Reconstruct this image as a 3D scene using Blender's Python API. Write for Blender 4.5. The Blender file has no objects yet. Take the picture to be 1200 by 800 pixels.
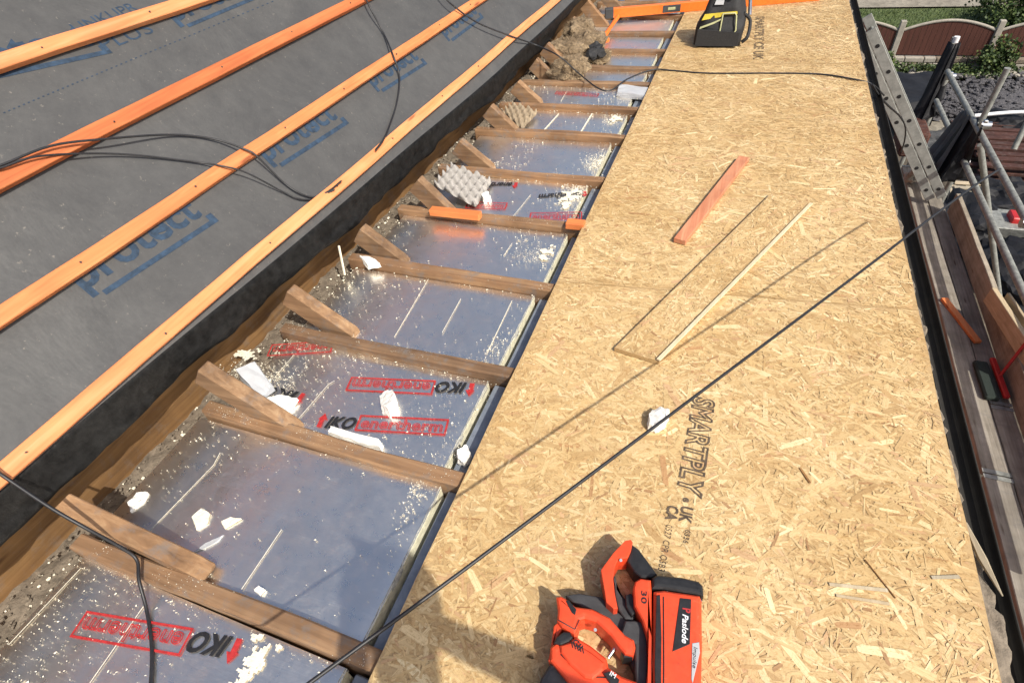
import bpy, bmesh, math, random
import numpy as np
from mathutils import Vector, Matrix, noise
random.seed(7); rng=np.random.default_rng(7)
C=bpy.context.scene
COL=C.collection
R=math.radians
# ------------------------------------------------------------------ camera
F=640.83585; PITCH=.766220360; ROLL=-.130645873; YAW=-.440546281; H=1.3
fw=Vector((math.sin(YAW)*math.cos(PITCH),math.cos(YAW)*math.cos(PITCH),-math.sin(PITCH)))
r0=fw.cross(Vector((0,0,1))).normalized(); u0=r0.cross(fw)
cr=math.cos(ROLL)*r0+math.sin(ROLL)*u0; cu=-math.sin(ROLL)*r0+math.cos(ROLL)*u0
cam=bpy.data.objects.new('camera',bpy.data.cameras.new('camera')); COL.objects.link(cam)
cam.matrix_world=Matrix(((cr.x,cu.x,-fw.x,0),(cr.y,cu.y,-fw.y,0),(cr.z,cu.z,-fw.z,H),(0,0,0,1)))
cam.data.sensor_width=36; cam.data.lens=36*F/1200; cam.data.clip_start=.02; cam.data.clip_end=500
C.camera=cam
def ray(x,y): return fw*F+cr*(x-600)-cu*(y-400)
def G(x,y,z=0.):                 # survey point: where a sight line meets the level z
    d=ray(x,y); t=(z-H)/d.z; return Vector((d.x*t,d.y*t,z))
# ------------------------------------------------------------------ roof plane of the old pitched roof
BX,BZ=-1.518,.26; DXK,DZK=-.1934,.2132; SK=.028
GA=math.hypot(DXK,DZK)
def MP(k,y,n=0.):                # point on the pitched roof: k gauges up the slope, n above it
    nx,nz=DZK/GA,-DXK/GA
    return Vector((BX+k*DXK+SK*y+nx*n,y,BZ+k*DZK+nz*n))
MN=Vector((DZK/GA,-SK*DZK/GA,-DXK/GA)).normalized()
def WP(x,y,n=0.):
    d=ray(x,y); p0=MP(0,0,n); o=Vector((0,0,H)); t=(p0-o).dot(MN)/d.dot(MN); return o+d*t
def msurf(k,y):
    sag=-.005*abs(math.sin(math.pi*k)) if k>0 else 0
    return -.002+sag+.003*noise.noise(Vector((k*1.3,y*1.1,1)))+.0012*noise.noise(Vector((k*5,y*5,1)))
UP=Vector((DXK,0,DZK))/GA
def snap(mb,extra):
    for v in mb.v:
        k=((v-Vector((BX+SK*v.y,v.y,BZ))).dot(UP))/GA; q=MP(k,v.y,msurf(k,v.y)+extra); v.x,v.y,v.z=q.x,q.y,q.z
    return mb
# ------------------------------------------------------------------ materials
def newmat(name):
    m=bpy.data.materials.new(name); m.use_nodes=True; nt=m.node_tree
    return m,nt,nt.nodes['Principled BSDF']
def N(nt,t,**k):
    n=nt.nodes.new(t)
    for a,b in k.items():
        if a in n.inputs.keys() if hasattr(n,'inputs') else False: n.inputs[a].default_value=b
        else: setattr(n,a,b)
    return n
def ramp(nt,stops):
    r=nt.nodes.new('ShaderNodeValToRGB'); e=r.color_ramp.elements
    while len(e)<len(stops): e.new(.5)
    for i,(p,c) in enumerate(stops): e[i].position=p; e[i].color=(*c,1)
    return r
def coords(nt,scale=(1,1,1),rnd=True):
    tc=nt.nodes.new('ShaderNodeTexCoord'); mp=nt.nodes.new('ShaderNodeMapping'); mp.inputs['Scale'].default_value=scale
    if rnd:
        oi=nt.nodes.new('ShaderNodeObjectInfo'); ad=nt.nodes.new('ShaderNodeVectorMath'); ad.operation='MULTIPLY_ADD'
        cb=nt.nodes.new('ShaderNodeCombineXYZ')
        for i in range(3): nt.links.new(oi.outputs['Random'],cb.inputs[i])
        ad.inputs[1].default_value=(13,7,5); nt.links.new(cb.outputs[0],ad.inputs[0]); nt.links.new(tc.outputs['Object'],ad.inputs[2])
        nt.links.new(ad.outputs[0],mp.inputs['Vector'])
    else: nt.links.new(tc.outputs['Object'],mp.inputs['Vector'])
    return mp
def noisen(nt,vec,scale,detail=4,rough=.6,dist=0):
    n=nt.nodes.new('ShaderNodeTexNoise'); n.inputs['Scale'].default_value=scale; n.inputs['Detail'].default_value=detail
    n.inputs['Roughness'].default_value=rough; n.inputs['Distortion'].default_value=dist; nt.links.new(vec.outputs[0],n.inputs['Vector']); return n
def bump(nt,b,src,strength,dist=.002,prev=None):
    bp=nt.nodes.new('ShaderNodeBump'); bp.inputs['Strength'].default_value=strength; bp.inputs['Distance'].default_value=dist
    nt.links.new(src,bp.inputs['Height'])
    if prev: nt.links.new(prev.outputs[0],bp.inputs['Normal'])
    nt.links.new(bp.outputs[0],b.inputs['Normal']); return bp
def mixc(nt,a,b,f,mode='MIX'):
    m=nt.nodes.new('ShaderNodeMix'); m.data_type='RGBA'; m.blend_type=mode
    for s,v in ((6,a),(7,b),(0,f)):
        if isinstance(v,bpy.types.NodeSocket): nt.links.new(v,m.inputs[s])
        else: m.inputs[s].default_value=v if s==0 else (*v,1)
    return m.outputs[2]
def wood(name,dark,mid,light,axis='Y',rough=.75,knots=True,dirt=0.,blot=.5):
    m,nt,b=newmat(name)
    s={'X':(1.2,28,28),'Y':(28,1.2,28),'Z':(28,28,1.2)}[axis]
    mp=coords(nt,s); n=noisen(nt,mp,1.6,6,.62,.6)
    rp=ramp(nt,[(.25,dark),(.5,mid),(.75,light)]); nt.links.new(n.outputs[0],rp.inputs[0])
    mp2=coords(nt,(1,1,1)); n2=noisen(nt,mp2,5,3,.6)
    r2=ramp(nt,[(.35,(.62,.6,.58)),(.6,(1,1,1))]); nt.links.new(n2.outputs[0],r2.inputs[0])
    c=mixc(nt,rp.outputs[0],r2.outputs[0],blot,'MULTIPLY')
    oi=nt.nodes.new('ShaderNodeObjectInfo'); ro=ramp(nt,[(0,(.72,.74,.78)),(.5,(1,1,1)),(1,(1.12,1.05,.96))]); nt.links.new(oi.outputs['Random'],ro.inputs[0]); c=mixc(nt,c,ro.outputs[0],.8,'MULTIPLY')
    if knots:
        v=nt.nodes.new('ShaderNodeTexVoronoi'); ks={'X':(1.0,6,6),'Y':(6,1.0,6),'Z':(6,6,1.)}[axis]
        mk=coords(nt,tuple(q*1.4 for q in ks)); nt.links.new(mk.outputs[0],v.inputs['Vector']); v.inputs['Scale'].default_value=1.5
        rk=ramp(nt,[(.05,(.35,.26,.2)),(.11,(1,1,1))]); nt.links.new(v.outputs['Distance'],rk.inputs[0])
        c=mixc(nt,c,rk.outputs[0],.8,'MULTIPLY')
    if dirt>0:
        n3=noisen(nt,coords(nt,(1,1,1)),14,6,.75); r3=ramp(nt,[(.52,(0,0,0)),(.68,(1,1,1))]); nt.links.new(n3.outputs[0],r3.inputs[0])
        mm=nt.nodes.new('ShaderNodeMath'); mm.operation='MULTIPLY'; mm.inputs[1].default_value=dirt; nt.links.new(r3.outputs[0],mm.inputs[0])
        c=mixc(nt,c,(.16,.15,.14),mm.outputs[0])
    nt.links.new(c,b.inputs['Base Color']); b.inputs['Roughness'].default_value=rough
    bump(nt,b,n.outputs[0],.5,.002)
    return m
def plain(name,col,rough=.6,metal=0.,var=.25,scale=20,bmp=.2,bd=.002,spec=.5):
    m,nt,b=newmat(name); n=noisen(nt,coords(nt),scale,5,.65)
    lo=tuple(c*(1-var) for c in col); hi=tuple(min(1,c*(1+var)) for c in col)
    rp=ramp(nt,[(.3,lo),(.7,hi)]); nt.links.new(n.outputs[0],rp.inputs[0]); nt.links.new(rp.outputs[0],b.inputs['Base Color'])
    b.inputs['Roughness'].default_value=rough; b.inputs['Metallic'].default_value=metal; b.inputs['Specular IOR Level'].default_value=spec
    if bmp: bump(nt,b,n.outputs[0],bmp,bd)
    return m
M={}
M['batten']=wood('batten_timber',(.50,.15,.045),(.63,.21,.07),(.72,.29,.11),'Y',.7,blot=.35)
M['batten_red']=wood('batten_timber_red',(.46,.11,.03),(.62,.17,.05),(.7,.24,.08),'Y',.7,blot=.35)
M['batten_pale']=wood('batten_timber_pale',(.58,.19,.065),(.70,.265,.10),(.77,.36,.17),'Y',.7,blot=.35)
M['batten_x']=wood('batten_timber_cross',(.55,.14,.04),(.70,.2,.055),(.75,.27,.08),'X',.7,blot=.35)
M['joist']=wood('joist_timber',(.15,.082,.040),(.27,.155,.080),(.38,.24,.13),'X',.88,dirt=.7,blot=.9)
M['rafter']=wood('rafter_timber',(.16,.09,.045),(.30,.175,.09),(.43,.28,.155),'X',.88,dirt=.6,blot=1.)
M['plate']=wood('plate_timber',(.14,.07,.024),(.24,.125,.043),(.34,.19,.072),'Y',.85,dirt=.3,blot=.8)
M['scafboard']=wood('scaffold_board_timber',(.20,.17,.13),(.33,.29,.23),(.45,.40,.33),'Y',.9,dirt=.5,blot=.8)
M['palewood']=wood('pale_timber',(.36,.29,.19),(.48,.40,.27),(.58,.50,.36),'Y',.8,blot=.4)
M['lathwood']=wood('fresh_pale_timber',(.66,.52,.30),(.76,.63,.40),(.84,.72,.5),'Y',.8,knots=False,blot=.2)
M['redwood']=wood('red_stained_timber',(.035,.012,.008),(.075,.022,.013),(.15,.06,.04),'X',.85,dirt=.4,blot=.9)
M['palette']=wood('pallet_timber',(.3,.25,.17),(.42,.36,.26),(.52,.46,.36),'X',.9)
# OSB
m,nt,b=newmat('osb_strands'); M['osb']=m
at=nt.nodes.new('ShaderNodeAttribute'); at.attribute_name='Col'
uv=nt.nodes.new('ShaderNodeUVMap'); uv.uv_map='UVMap'
mp=nt.nodes.new('ShaderNodeMapping'); mp.inputs['Scale'].default_value=(18,420,1); nt.links.new(uv.outputs[0],mp.inputs[0])
n=noisen(nt,mp,1,4,.6,.3); rp=ramp(nt,[(.3,(.62,.55,.46)),(.52,(1,1,1)),(.8,(1.12,1.12,1.1))]); nt.links.new(n.outputs[0],rp.inputs[0])
c=mixc(nt,at.outputs['Color'],rp.outputs[0],.6,'MULTIPLY')
c=mixc(nt,c,(.60,.43,.21),.12)
nf=noisen(nt,coords(nt,(1,1,1)),60,5,.7,2.5); rf=ramp(nt,[(.36,(.70,.60,.46)),(.47,(1,1,1)),(.7,(1.08,1.08,1.05))]); nt.links.new(nf.outputs[0],rf.inputs[0])
c=mixc(nt,c,rf.outputs[0],.75,'MULTIPLY')
n2=noisen(nt,coords(nt,(1,1,1)),3.2,4,.6); r2=ramp(nt,[(.35,(.88,.83,.75)),(.62,(1,1,1))]); nt.links.new(n2.outputs[0],r2.inputs[0])
c=mixc(nt,c,r2.outputs[0],1.,'MULTIPLY'); nt.links.new(c,b.inputs['Base Color']); b.inputs['Roughness'].default_value=.62
b.inputs['Specular IOR Level'].default_value=.35
bump(nt,b,n.outputs[0],.2,.001)
# foil
def foil(name,col,rough):
    m,nt,b=newmat(name); mp=coords(nt)
    n=noisen(nt,mp,9,6,.6,.8); rp=ramp(nt,[(.3,tuple(c*.93 for c in col)),(.7,col)]); nt.links.new(n.outputs[0],rp.inputs[0])
    nt.links.new(rp.outputs[0],b.inputs['Base Color']); b.inputs['Metallic'].default_value=.95
    rr=ramp(nt,[(.3,(rough-.06,)*3),(.7,(rough+.08,)*3)]); n3=noisen(nt,mp,30,5,.7); nt.links.new(n3.outputs[0],rr.inputs[0]); nt.links.new(rr.outputs[0],b.inputs['Roughness'])
    mc=coords(nt,(3,22,3)); nc=noisen(nt,mc,1.,5,.65,1.5); p0_=bump(nt,b,nc.outputs[0],.35,.004); p=bump(nt,b,n.outputs[0],.30,.006,p0_); n4=noisen(nt,mp,140,3,.6); bump(nt,b,n4.outputs[0],.14,.001,p)
    return m
M['foil']=foil('foil_facing',(.97,.93,.86),.31)
M['foil2']=foil('foil_dull',(.80,.77,.70),.5)
M['torn']=plain('torn_foil_edge',(.42,.41,.36),.8,scale=90,var=.6,bmp=.3)
M['greytape']=plain('grey_tape',(.23,.26,.30),.5,.3,scale=20,var=.25,bmp=.2)
M['foamyellow']=plain('foam_core',(.72,.68,.5),.9,scale=60)
M['foamwhite']=plain('white_foam',(.85,.83,.76),.9,scale=60,var=.08,bmp=.5)
M['crumb']=plain('foam_crumb',(.80,.75,.60),.9,scale=60,var=.15,bmp=0)
M['ink_red']=plain('red_ink',(.42,.03,.03),.5,var=.35,scale=90,bmp=0)
M['ink_black']=plain('black_ink',(.018,.018,.02),.5,var=.4,scale=60,bmp=0)
M['ink_board']=plain('brown_black_ink',(.10,.07,.045),.8,var=.6,scale=70,bmp=0)
M['ink_blue']=plain('blue_ink',(.022,.045,.080),.8,var=.5,scale=40,bmp=0)
M['ink_white']=plain('white_ink',(.75,.75,.75),.5,var=.05,bmp=0)
# membrane
m,nt,b=newmat('roof_underlay'); M['membrane']=m
mp=coords(nt,rnd=False); n=noisen(nt,mp,2.2,5,.65,.6); rp=ramp(nt,[(.3,(.060,.060,.060)),(.7,(.080,.080,.079))]); nt.links.new(n.outputs[0],rp.inputs[0])
n2=noisen(nt,mp,55,5,.75); r2=ramp(nt,[(.63,(0,0,0)),(.74,(1,1,1))]); nt.links.new(n2.outputs[0],r2.inputs[0])
n5=noisen(nt,mp,12,6,.8); r5=ramp(nt,[(.35,(.88,.88,.88)),(.65,(1.16,1.15,1.13))]); nt.links.new(n5.outputs[0],r5.inputs[0]); c=mixc(nt,mixc(nt,rp.outputs[0],r5.outputs[0],1.,'MULTIPLY'),(.22,.20,.17),r2.outputs[0]); nt.links.new(c,b.inputs['Base Color']); b.inputs['Roughness'].default_value=.62
n3=noisen(nt,mp,900,2,.5); p=bump(nt,b,n.outputs[0],.5,.02); bump(nt,b,n3.outputs[0],.3,.0006,p)
M['membrane_under']=plain('underlay_black_side',(.009,.009,.009),.55,scale=30,var=.8,bmp=.6,bd=.006,spec=.22)
M['cable']=plain('black_rubber_cable',(.02,.02,.022),.45,var=.3,bmp=0)
M['orange_plastic']=plain('orange_red_plastic',(.78,.075,.022),.36,scale=35,var=.10,bmp=.05)
M['orange_bright']=plain('orange_plastic',(.80,.17,.02),.4,scale=35,var=.12,bmp=.05)
M['black_plastic']=plain('black_plastic',(.018,.018,.019),.45,scale=50,var=.4,bmp=.15)
M['grey_plastic']=plain('dark_grey_rubber',(.05,.05,.052),.6,scale=50,var=.3,bmp=.15)
M['label_grey']=plain('silver_label',(.48,.49,.50),.4,var=.1,bmp=0)
M['steel']=plain('bright_steel',(.6,.6,.6),.3,1.,bmp=.1)
M['galv']=plain('galvanised_steel',(.27,.275,.25),.6,.3,scale=25,var=.4,bmp=.15)
M['alu']=plain('weathered_aluminium',(.27,.275,.25),.6,.3,scale=18,var=.25,bmp=.1)
M['hole']=plain('dark_opening',(.008,.008,.008),.9,bmp=0)
M['fabric']=plain('black_bag_fabric',(.02,.02,.021),.75,scale=120,var=.4,bmp=.4)
M['yellow']=plain('yellow_trim',(.55,.42,.03),.6,var=.2,bmp=.1)
M['palegreen']=plain('pale_piping',(.42,.42,.22),.6,var=.1,bmp=.1)
M['mortar']=plain('old_mortar',(.19,.155,.115),.95,scale=30,var=.45,bmp=.9,bd=.01)
M['pulp']=plain('moulded_pulp',(.33,.31,.285),.95,scale=60,var=.2,bmp=.3)
M['pulp_brown']=plain('brown_pulp',(.27,.21,.14),.95,scale=60,var=.25,bmp=.3)
M['wool']=plain('mineral_wool',(.24,.175,.105),1.,scale=50,var=.55,bmp=1.,bd=.01)
M['gutter']=plain('black_upvc',(.018,.016,.013),.9,scale=12,var=.4,bmp=.1)
M['tarp']=plain('black_polythene',(.011,.011,.013),.62,scale=8,var=.4,bmp=.5,bd=.02,spec=.3)
M['tarp_grey']=plain('grey_tarpaulin',(.055,.055,.055),.7,scale=8,var=.3,bmp=.4,bd=.02)
M['dark']=plain('dark_void',(.02,.017,.014),.95,bmp=0)  # near black: darkness of the unlit spaces put into the colour
M['concrete']=plain('concrete',(.30,.28,.24),.9,scale=6,var=.3,bmp=.4)
M['conc_pale']=plain('pale_concrete',(.33,.30,.25),.9,scale=8,var=.2,bmp=.3)
M['redpaint']=plain('red_paint',(.45,.02,.02),.4,var=.2,bmp=0)
M['greenbr']=plain('dark_green_bristle',(.02,.03,.024),.9,scale=200,var=.6,bmp=.6)
M['skin']=plain('skin',(.5,.3,.2),.6,var=.1,bmp=.1)
M['jacket']=plain('dark_jacket',(.03,.04,.06),.8,var=.3,bmp=.3)
M['brick']=plain('brick_face',(.22,.09,.06),.9,scale=20,var=.4,bmp=.5)
m,nt,b=newmat('worn_orange_red_plastic'); M['orange_plastic']=m
n=noisen(nt,coords(nt,rnd=False),38,8,.8,.4); r=ramp(nt,[(.30,(.35,.05,.025)),(.40,(.70,.068,.022)),(.62,(.80,.08,.024)),(.70,(.74,.16,.08))]); nt.links.new(n.outputs[0],r.inputs[0]); nt.links.new(r.outputs[0],b.inputs['Base Color'])
n2=noisen(nt,coords(nt,rnd=False),90,6,.8); r2=ramp(nt,[(.3,(.28,)*3),(.7,(.6,)*3)]); nt.links.new(n2.outputs[0],r2.inputs[0]); nt.links.new(r2.outputs[0],b.inputs['Roughness']); bump(nt,b,n2.outputs[0],.12,.0006)
def leafmat():
    m,nt,b=newmat('leaves'); g=nt.nodes.new('ShaderNodeNewGeometry'); rp=ramp(nt,[(0,(.025,.05,.012)),(.6,(.06,.10,.022)),(1,(.12,.15,.04))])
    nt.links.new(g.outputs['Random Per Island'],rp.inputs[0]); nt.links.new(rp.outputs[0],b.inputs['Base Color']); b.inputs['Roughness'].default_value=.6; return m
M['leaf']=leafmat()
def fencemat():
    m,nt,b=newmat('fence_stain'); n=noisen(nt,coords(nt,(40,40,2)),1,4,.6); rp=ramp(nt,[(.3,(.055,.016,.010)),(.7,(.095,.030,.018))]); nt.links.new(n.outputs[0],rp.inputs[0])
    nt.links.new(rp.outputs[0],b.inputs['Base Color']); b.inputs['Roughness'].default_value=.85; bump(nt,b,n.outputs[0],.4,.01); return m
M['fence']=fencemat()
def groundmat(name,stops,scale):
    m,nt,b=newmat(name); mp=coords(nt,rnd=False); n=noisen(nt,mp,scale,8,.75,.2); rp=ramp(nt,stops); nt.links.new(n.outputs[0],rp.inputs[0])
    v=nt.nodes.new('ShaderNodeTexVoronoi'); nt.links.new(mp.outputs[0],v.inputs['Vector']); v.inputs['Scale'].default_value=scale*6
    r2=ramp(nt,[(0,(.6,.6,.6)),(1,(1.2,1.2,1.2))]); nt.links.new(v.outputs['Color'],r2.inputs[0])
    c=mixc(nt,rp.outputs[0],r2.outputs[0],.7,'MULTIPLY'); nt.links.new(c,b.inputs['Base Color']); b.inputs['Roughness'].default_value=.95; bump(nt,b,v.outputs['Distance'],.6,.02); return m
M['soil']=groundmat('bare_soil',[(.3,(.035,.028,.02)),(.55,(.10,.08,.055)),(.75,(.2,.17,.13))],2.)
M['gravel']=groundmat('slate_gravel',[(.3,(.045,.043,.048)),(.7,(.13,.125,.13))],5.)
M['paving']=groundmat('concrete_path',[(.3,(.20,.175,.135)),(.7,(.32,.29,.23))],1.5)
M['grass']=groundmat('short_grass',[(.3,(.05,.075,.02)),(.7,(.10,.13,.035))],4.)
# ------------------------------------------------------------------ mesh builder
class MB:
    def __init__(s): s.v=[]; s.f=[]; s.mi=[]; s.sm=[]
    def add(s,vs,fs,mi=0,smooth=False):
        o=len(s.v); s.v+= [Vector(v) for v in vs]; s.f+=[tuple(i+o for i in f) for f in fs]; s.mi+=[mi]*len(fs); s.sm+=[smooth]*len(fs); return s
    def bm(s,bm,mi=0,smooth=False):
        bm.verts.index_update(); s.add([v.co.copy() for v in bm.verts],[[v.index for v in f.verts] for f in bm.faces],mi,smooth); bm.free(); return s
    def box(s,c,sz,bev=.0,rot=None,mi=0,seg=1):
        b=bmesh.new(); bmesh.ops.create_cube(b,size=1); bmesh.ops.scale(b,vec=sz,verts=b.verts)
        if bev: bmesh.ops.bevel(b,geom=b.edges[:],offset=bev,segments=seg,affect='EDGES',profile=.7)
        m=Matrix.Translation(c)
        if rot is not None: m=m@rot.to_4x4()
        bmesh.ops.transform(b,matrix=m,verts=b.verts); return s.bm(b,mi)
    def bar(s,a,b_,w,h,up=(0,0,1),bev=.002,mi=0,cuts=0,warp=0.,seed=0):
        a=Vector(a); b_=Vector(b_); y=(b_-a); L=y.length; y/=L; up=Vector(up); x=y.cross(up).normalized(); z=x.cross(y)
        bb=bmesh.new(); bmesh.ops.create_cube(bb,size=1); bmesh.ops.scale(bb,vec=(w,L,h),verts=bb.verts)
        if cuts: 
            es=[e for e in bb.edges if abs((e.verts[0].co-e.verts[1].co).normalized().y)>.9]
            bmesh.ops.subdivide_edges(bb,edges=es,cuts=cuts,use_grid_fill=True)
        if bev:
            es=[e for e in bb.edges if len(e.link_faces)==2 and e.link_faces[0].normal.dot(e.link_faces[1].normal)<.5]
            bb.normal_update(); es=[e for e in bb.edges if len(e.link_faces)==2 and e.link_faces[0].normal.dot(e.link_faces[1].normal)<.5]
            bmesh.ops.bevel(bb,geom=es,offset=bev,segments=1,affect='EDGES')
        if warp:
            for v in bb.verts:
                t=v.co.y
                v.co.x+=warp*noise.noise(Vector((seed*3.1,t*1.3,0))) + .25*warp*noise.noise(Vector((seed*3.1+9,t*9,v.co.z*20)))
                v.co.z+=warp*noise.noise(Vector((seed*3.1+20,t*1.3,0))) + .2*warp*noise.noise(Vector((seed*3.1+19,t*9,v.co.x*20)))
        m=Matrix(((x.x,y.x,z.x,0),(x.y,y.y,z.y,0),(x.z,y.z,z.z,0),(0,0,0,1))); mid=(a+b_)/2; m=Matrix.Translation(mid)@m
        bmesh.ops.transform(bb,matrix=m,verts=bb.verts); return s.bm(bb,mi)
    def tube(s,pts,r,n=10,mi=0,cap=True,smooth=True):
        pts=[Vector(p) for p in pts]; rs=r if isinstance(r,(list,tuple)) else [r]*len(pts); o=len(s.v); prev=None; vs=[]; fs=[]
        for i,p in enumerate(pts):
            t=(pts[min(i+1,len(pts)-1)]-pts[max(i-1,0)]).normalized()
            if prev is None: a=t.orthogonal().normalized()
            else: a=(prev-t*prev.dot(t)).normalized()
            prev=a; b=t.cross(a)
            vs+=[p+(a*math.cos(q)+b*math.sin(q))*rs[i] for q in (2*math.pi*j/n for j in range(n))]
        for i in range(len(pts)-1):
            for j in range(n): fs.append((i*n+j,i*n+(j+1)%n,(i+1)*n+(j+1)%n,(i+1)*n+j))
        s.add(vs,fs,mi,smooth)
        if cap: s.add(vs[:n],[tuple(range(n-1,-1,-1))],mi); s.add(vs[-n:],[tuple(range(n))],mi)
        return s
    def prism(s,poly,z0,z1,bev=.0,mi=0,seg=2):      # poly: list of (x,y) ; between levels z0..z1
        b=bmesh.new(); vs=[b.verts.new((p[0],p[1],z0)) for p in poly]; f=b.faces.new(vs)
        if f.normal.z>0 or True:
            b.normal_update()
            if f.normal.z>0: f.normal_flip()
        r=bmesh.ops.extrude_face_region(b,geom=[f]); vv=[v for v in r['geom'] if isinstance(v,bmesh.types.BMVert)]
        for v in vv: v.co.z=z1
        b.normal_update(); bmesh.ops.recalc_face_normals(b,faces=b.faces)
        if bev:
            es=[e for e in b.edges if e.verts[0].co.z>z1-1e-6 and e.verts[1].co.z>z1-1e-6]
            bmesh.ops.bevel(b,geom=es,offset=bev,segments=seg,affect='EDGES',profile=.6)
        return s.bm(b,mi)
    def prism_between(s,A,B,bev=0.,mi=0):           # two matching 3D polygons -> solid
        n=len(A); b=bmesh.new(); va=[b.verts.new(p) for p in A]; vb=[b.verts.new(p) for p in B]
        b.faces.new(va); b.faces.new(vb[::-1])
        for i in range(n): b.faces.new((va[i],vb[i],vb[(i+1)%n],va[(i+1)%n]))
        bmesh.ops.recalc_face_normals(b,faces=b.faces)
        if bev: bmesh.ops.bevel(b,geom=b.edges[:],offset=bev,segments=1,affect='EDGES')
        return s.bm(b,mi)
    def chunk(s,c,sz,seed,mi=0,sub=2,rough=.35,flat=False):
        b=bmesh.new(); bmesh.ops.create_icosphere(b,subdivisions=sub,radius=1)
        for v in b.verts:
            k=1+rough*noise.noise(v.co*1.3+Vector((seed*7.3,seed,0)))+rough*.5*noise.noise(v.co*3.1+Vector((seed,0,5)))
            v.co=v.co*k; v.co=Vector((v.co.x*sz[0],v.co.y*sz[1],v.co.z*sz[2]))+Vector(c)
        return s.bm(b,mi)
    def grid(s,fn,nu,nv,mi=0,smooth=True,flip=False):
        vs=[fn(i/nu,j/nv) for j in range(nv+1) for i in range(nu+1)]; w=nu+1
        fs=[(j*w+i,j*w+i+1,(j+1)*w+i+1,(j+1)*w+i) for j in range(nv) for i in range(nu)]
        if flip: fs=[f[::-1] for f in fs]
        return s.add(vs,fs,mi,smooth)
    def build(s,name,mats,parent=None,label=None,cat=None,group=None,kind=None,origin=None):
        if not isinstance(mats,(list,tuple)): mats=[mats]
        if parent is None:
            xs=[v.x for v in s.v]; ys=[v.y for v in s.v]; zs=[v.z for v in s.v]
            o=Vector(((min(xs)+max(xs))/2,(min(ys)+max(ys))/2,min(zs))) if origin is None else Vector(origin)
        else: o=Vector(parent['o_'])
        me=bpy.data.meshes.new(name); me.from_pydata([tuple(v-o) for v in s.v],[],s.f)
        for m_ in mats: me.materials.append(m_)
        me.polygons.foreach_set('material_index',s.mi); me.polygons.foreach_set('use_smooth',s.sm); me.update()
        ob=bpy.data.objects.new(name,me); COL.objects.link(ob); ob['o_']=tuple(o)
        if parent is None: ob.location=o
        else: ob.parent=parent
        return tag(ob,label,cat,group,kind)
def tag(o,label=None,cat=None,group=None,kind=None):
    for k,v in (('label',label),('category',cat),('group',group),('kind',kind)):
        if v: o[k]=v
    return o
def empty(name,loc,label,cat,group=None):
    o=bpy.data.objects.new(name,None); COL.objects.link(o); o.location=loc; o['o_']=tuple(loc); o.empty_display_size=.05
    return tag(o,label,cat,group)
def solidify(o,t,off=-1):
    m=o.modifiers.new('thickness','SOLIDIFY'); m.thickness=t; m.offset=off; return o
def text_mesh(body,mat,parent,name,O,X,Y,width=None,size=None,raise_=.0008,outline=0.,bold=0.,shear=0.,squash=1.,extra_mi=0):
    cu_=bpy.data.curves.new('t','FONT'); cu_.body=body; cu_.size=1; cu_.resolution_u=3; cu_.shear=shear; cu_.space_character=1.02
    if outline: cu_.fill_mode='NONE'; cu_.bevel_depth=outline; cu_.bevel_resolution=0; cu_.offset=bold
    else: cu_.offset=bold
    ob=bpy.data.objects.new('t',cu_); COL.objects.link(ob); dg=bpy.context.evaluated_depsgraph_get(); me=bpy.data.meshes.new_from_object(ob.evaluated_get(dg))
    bpy.data.objects.remove(ob); bpy.data.curves.remove(cu_)
    vs=[v.co.copy() for v in me.vertices]; fs=[tuple(p.vertices) for p in me.polygons]; bpy.data.meshes.remove(me)
    x0=min(v.x for v in vs); x1=max(v.x for v in vs)
    k=width/(x1-x0) if width else size
    ky=size if (width and size) else k*squash
    X=Vector(X).normalized(); Y=Vector(Y).normalized(); Z=X.cross(Y)
    mb=MB(); mb.add([Vector(O)+X*((v.x-x0)*k)+Y*(v.y*ky)+Z*(raise_+(v.z*.01*k if outline else 0)) for v in vs],fs)
    return mb if parent is None else mb.build(name,mat,parent)
def clean_path(pts,n=6):
    pts=[Vector(p) for p in pts]; out=[]
    for i in range(len(pts)-1):
        p0=pts[max(i-1,0)]; p1=pts[i]; p2=pts[i+1]; p3=pts[min(i+2,len(pts)-1)]
        for j in range(n):
            t=j/n; out.append(.5*((2*p1)+(p2-p0)*t+(2*p0-5*p1+4*p2-p3)*t*t+(3*p1-p0-3*p2+p3)*t**3))
    return out+[pts[-1]]
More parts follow.
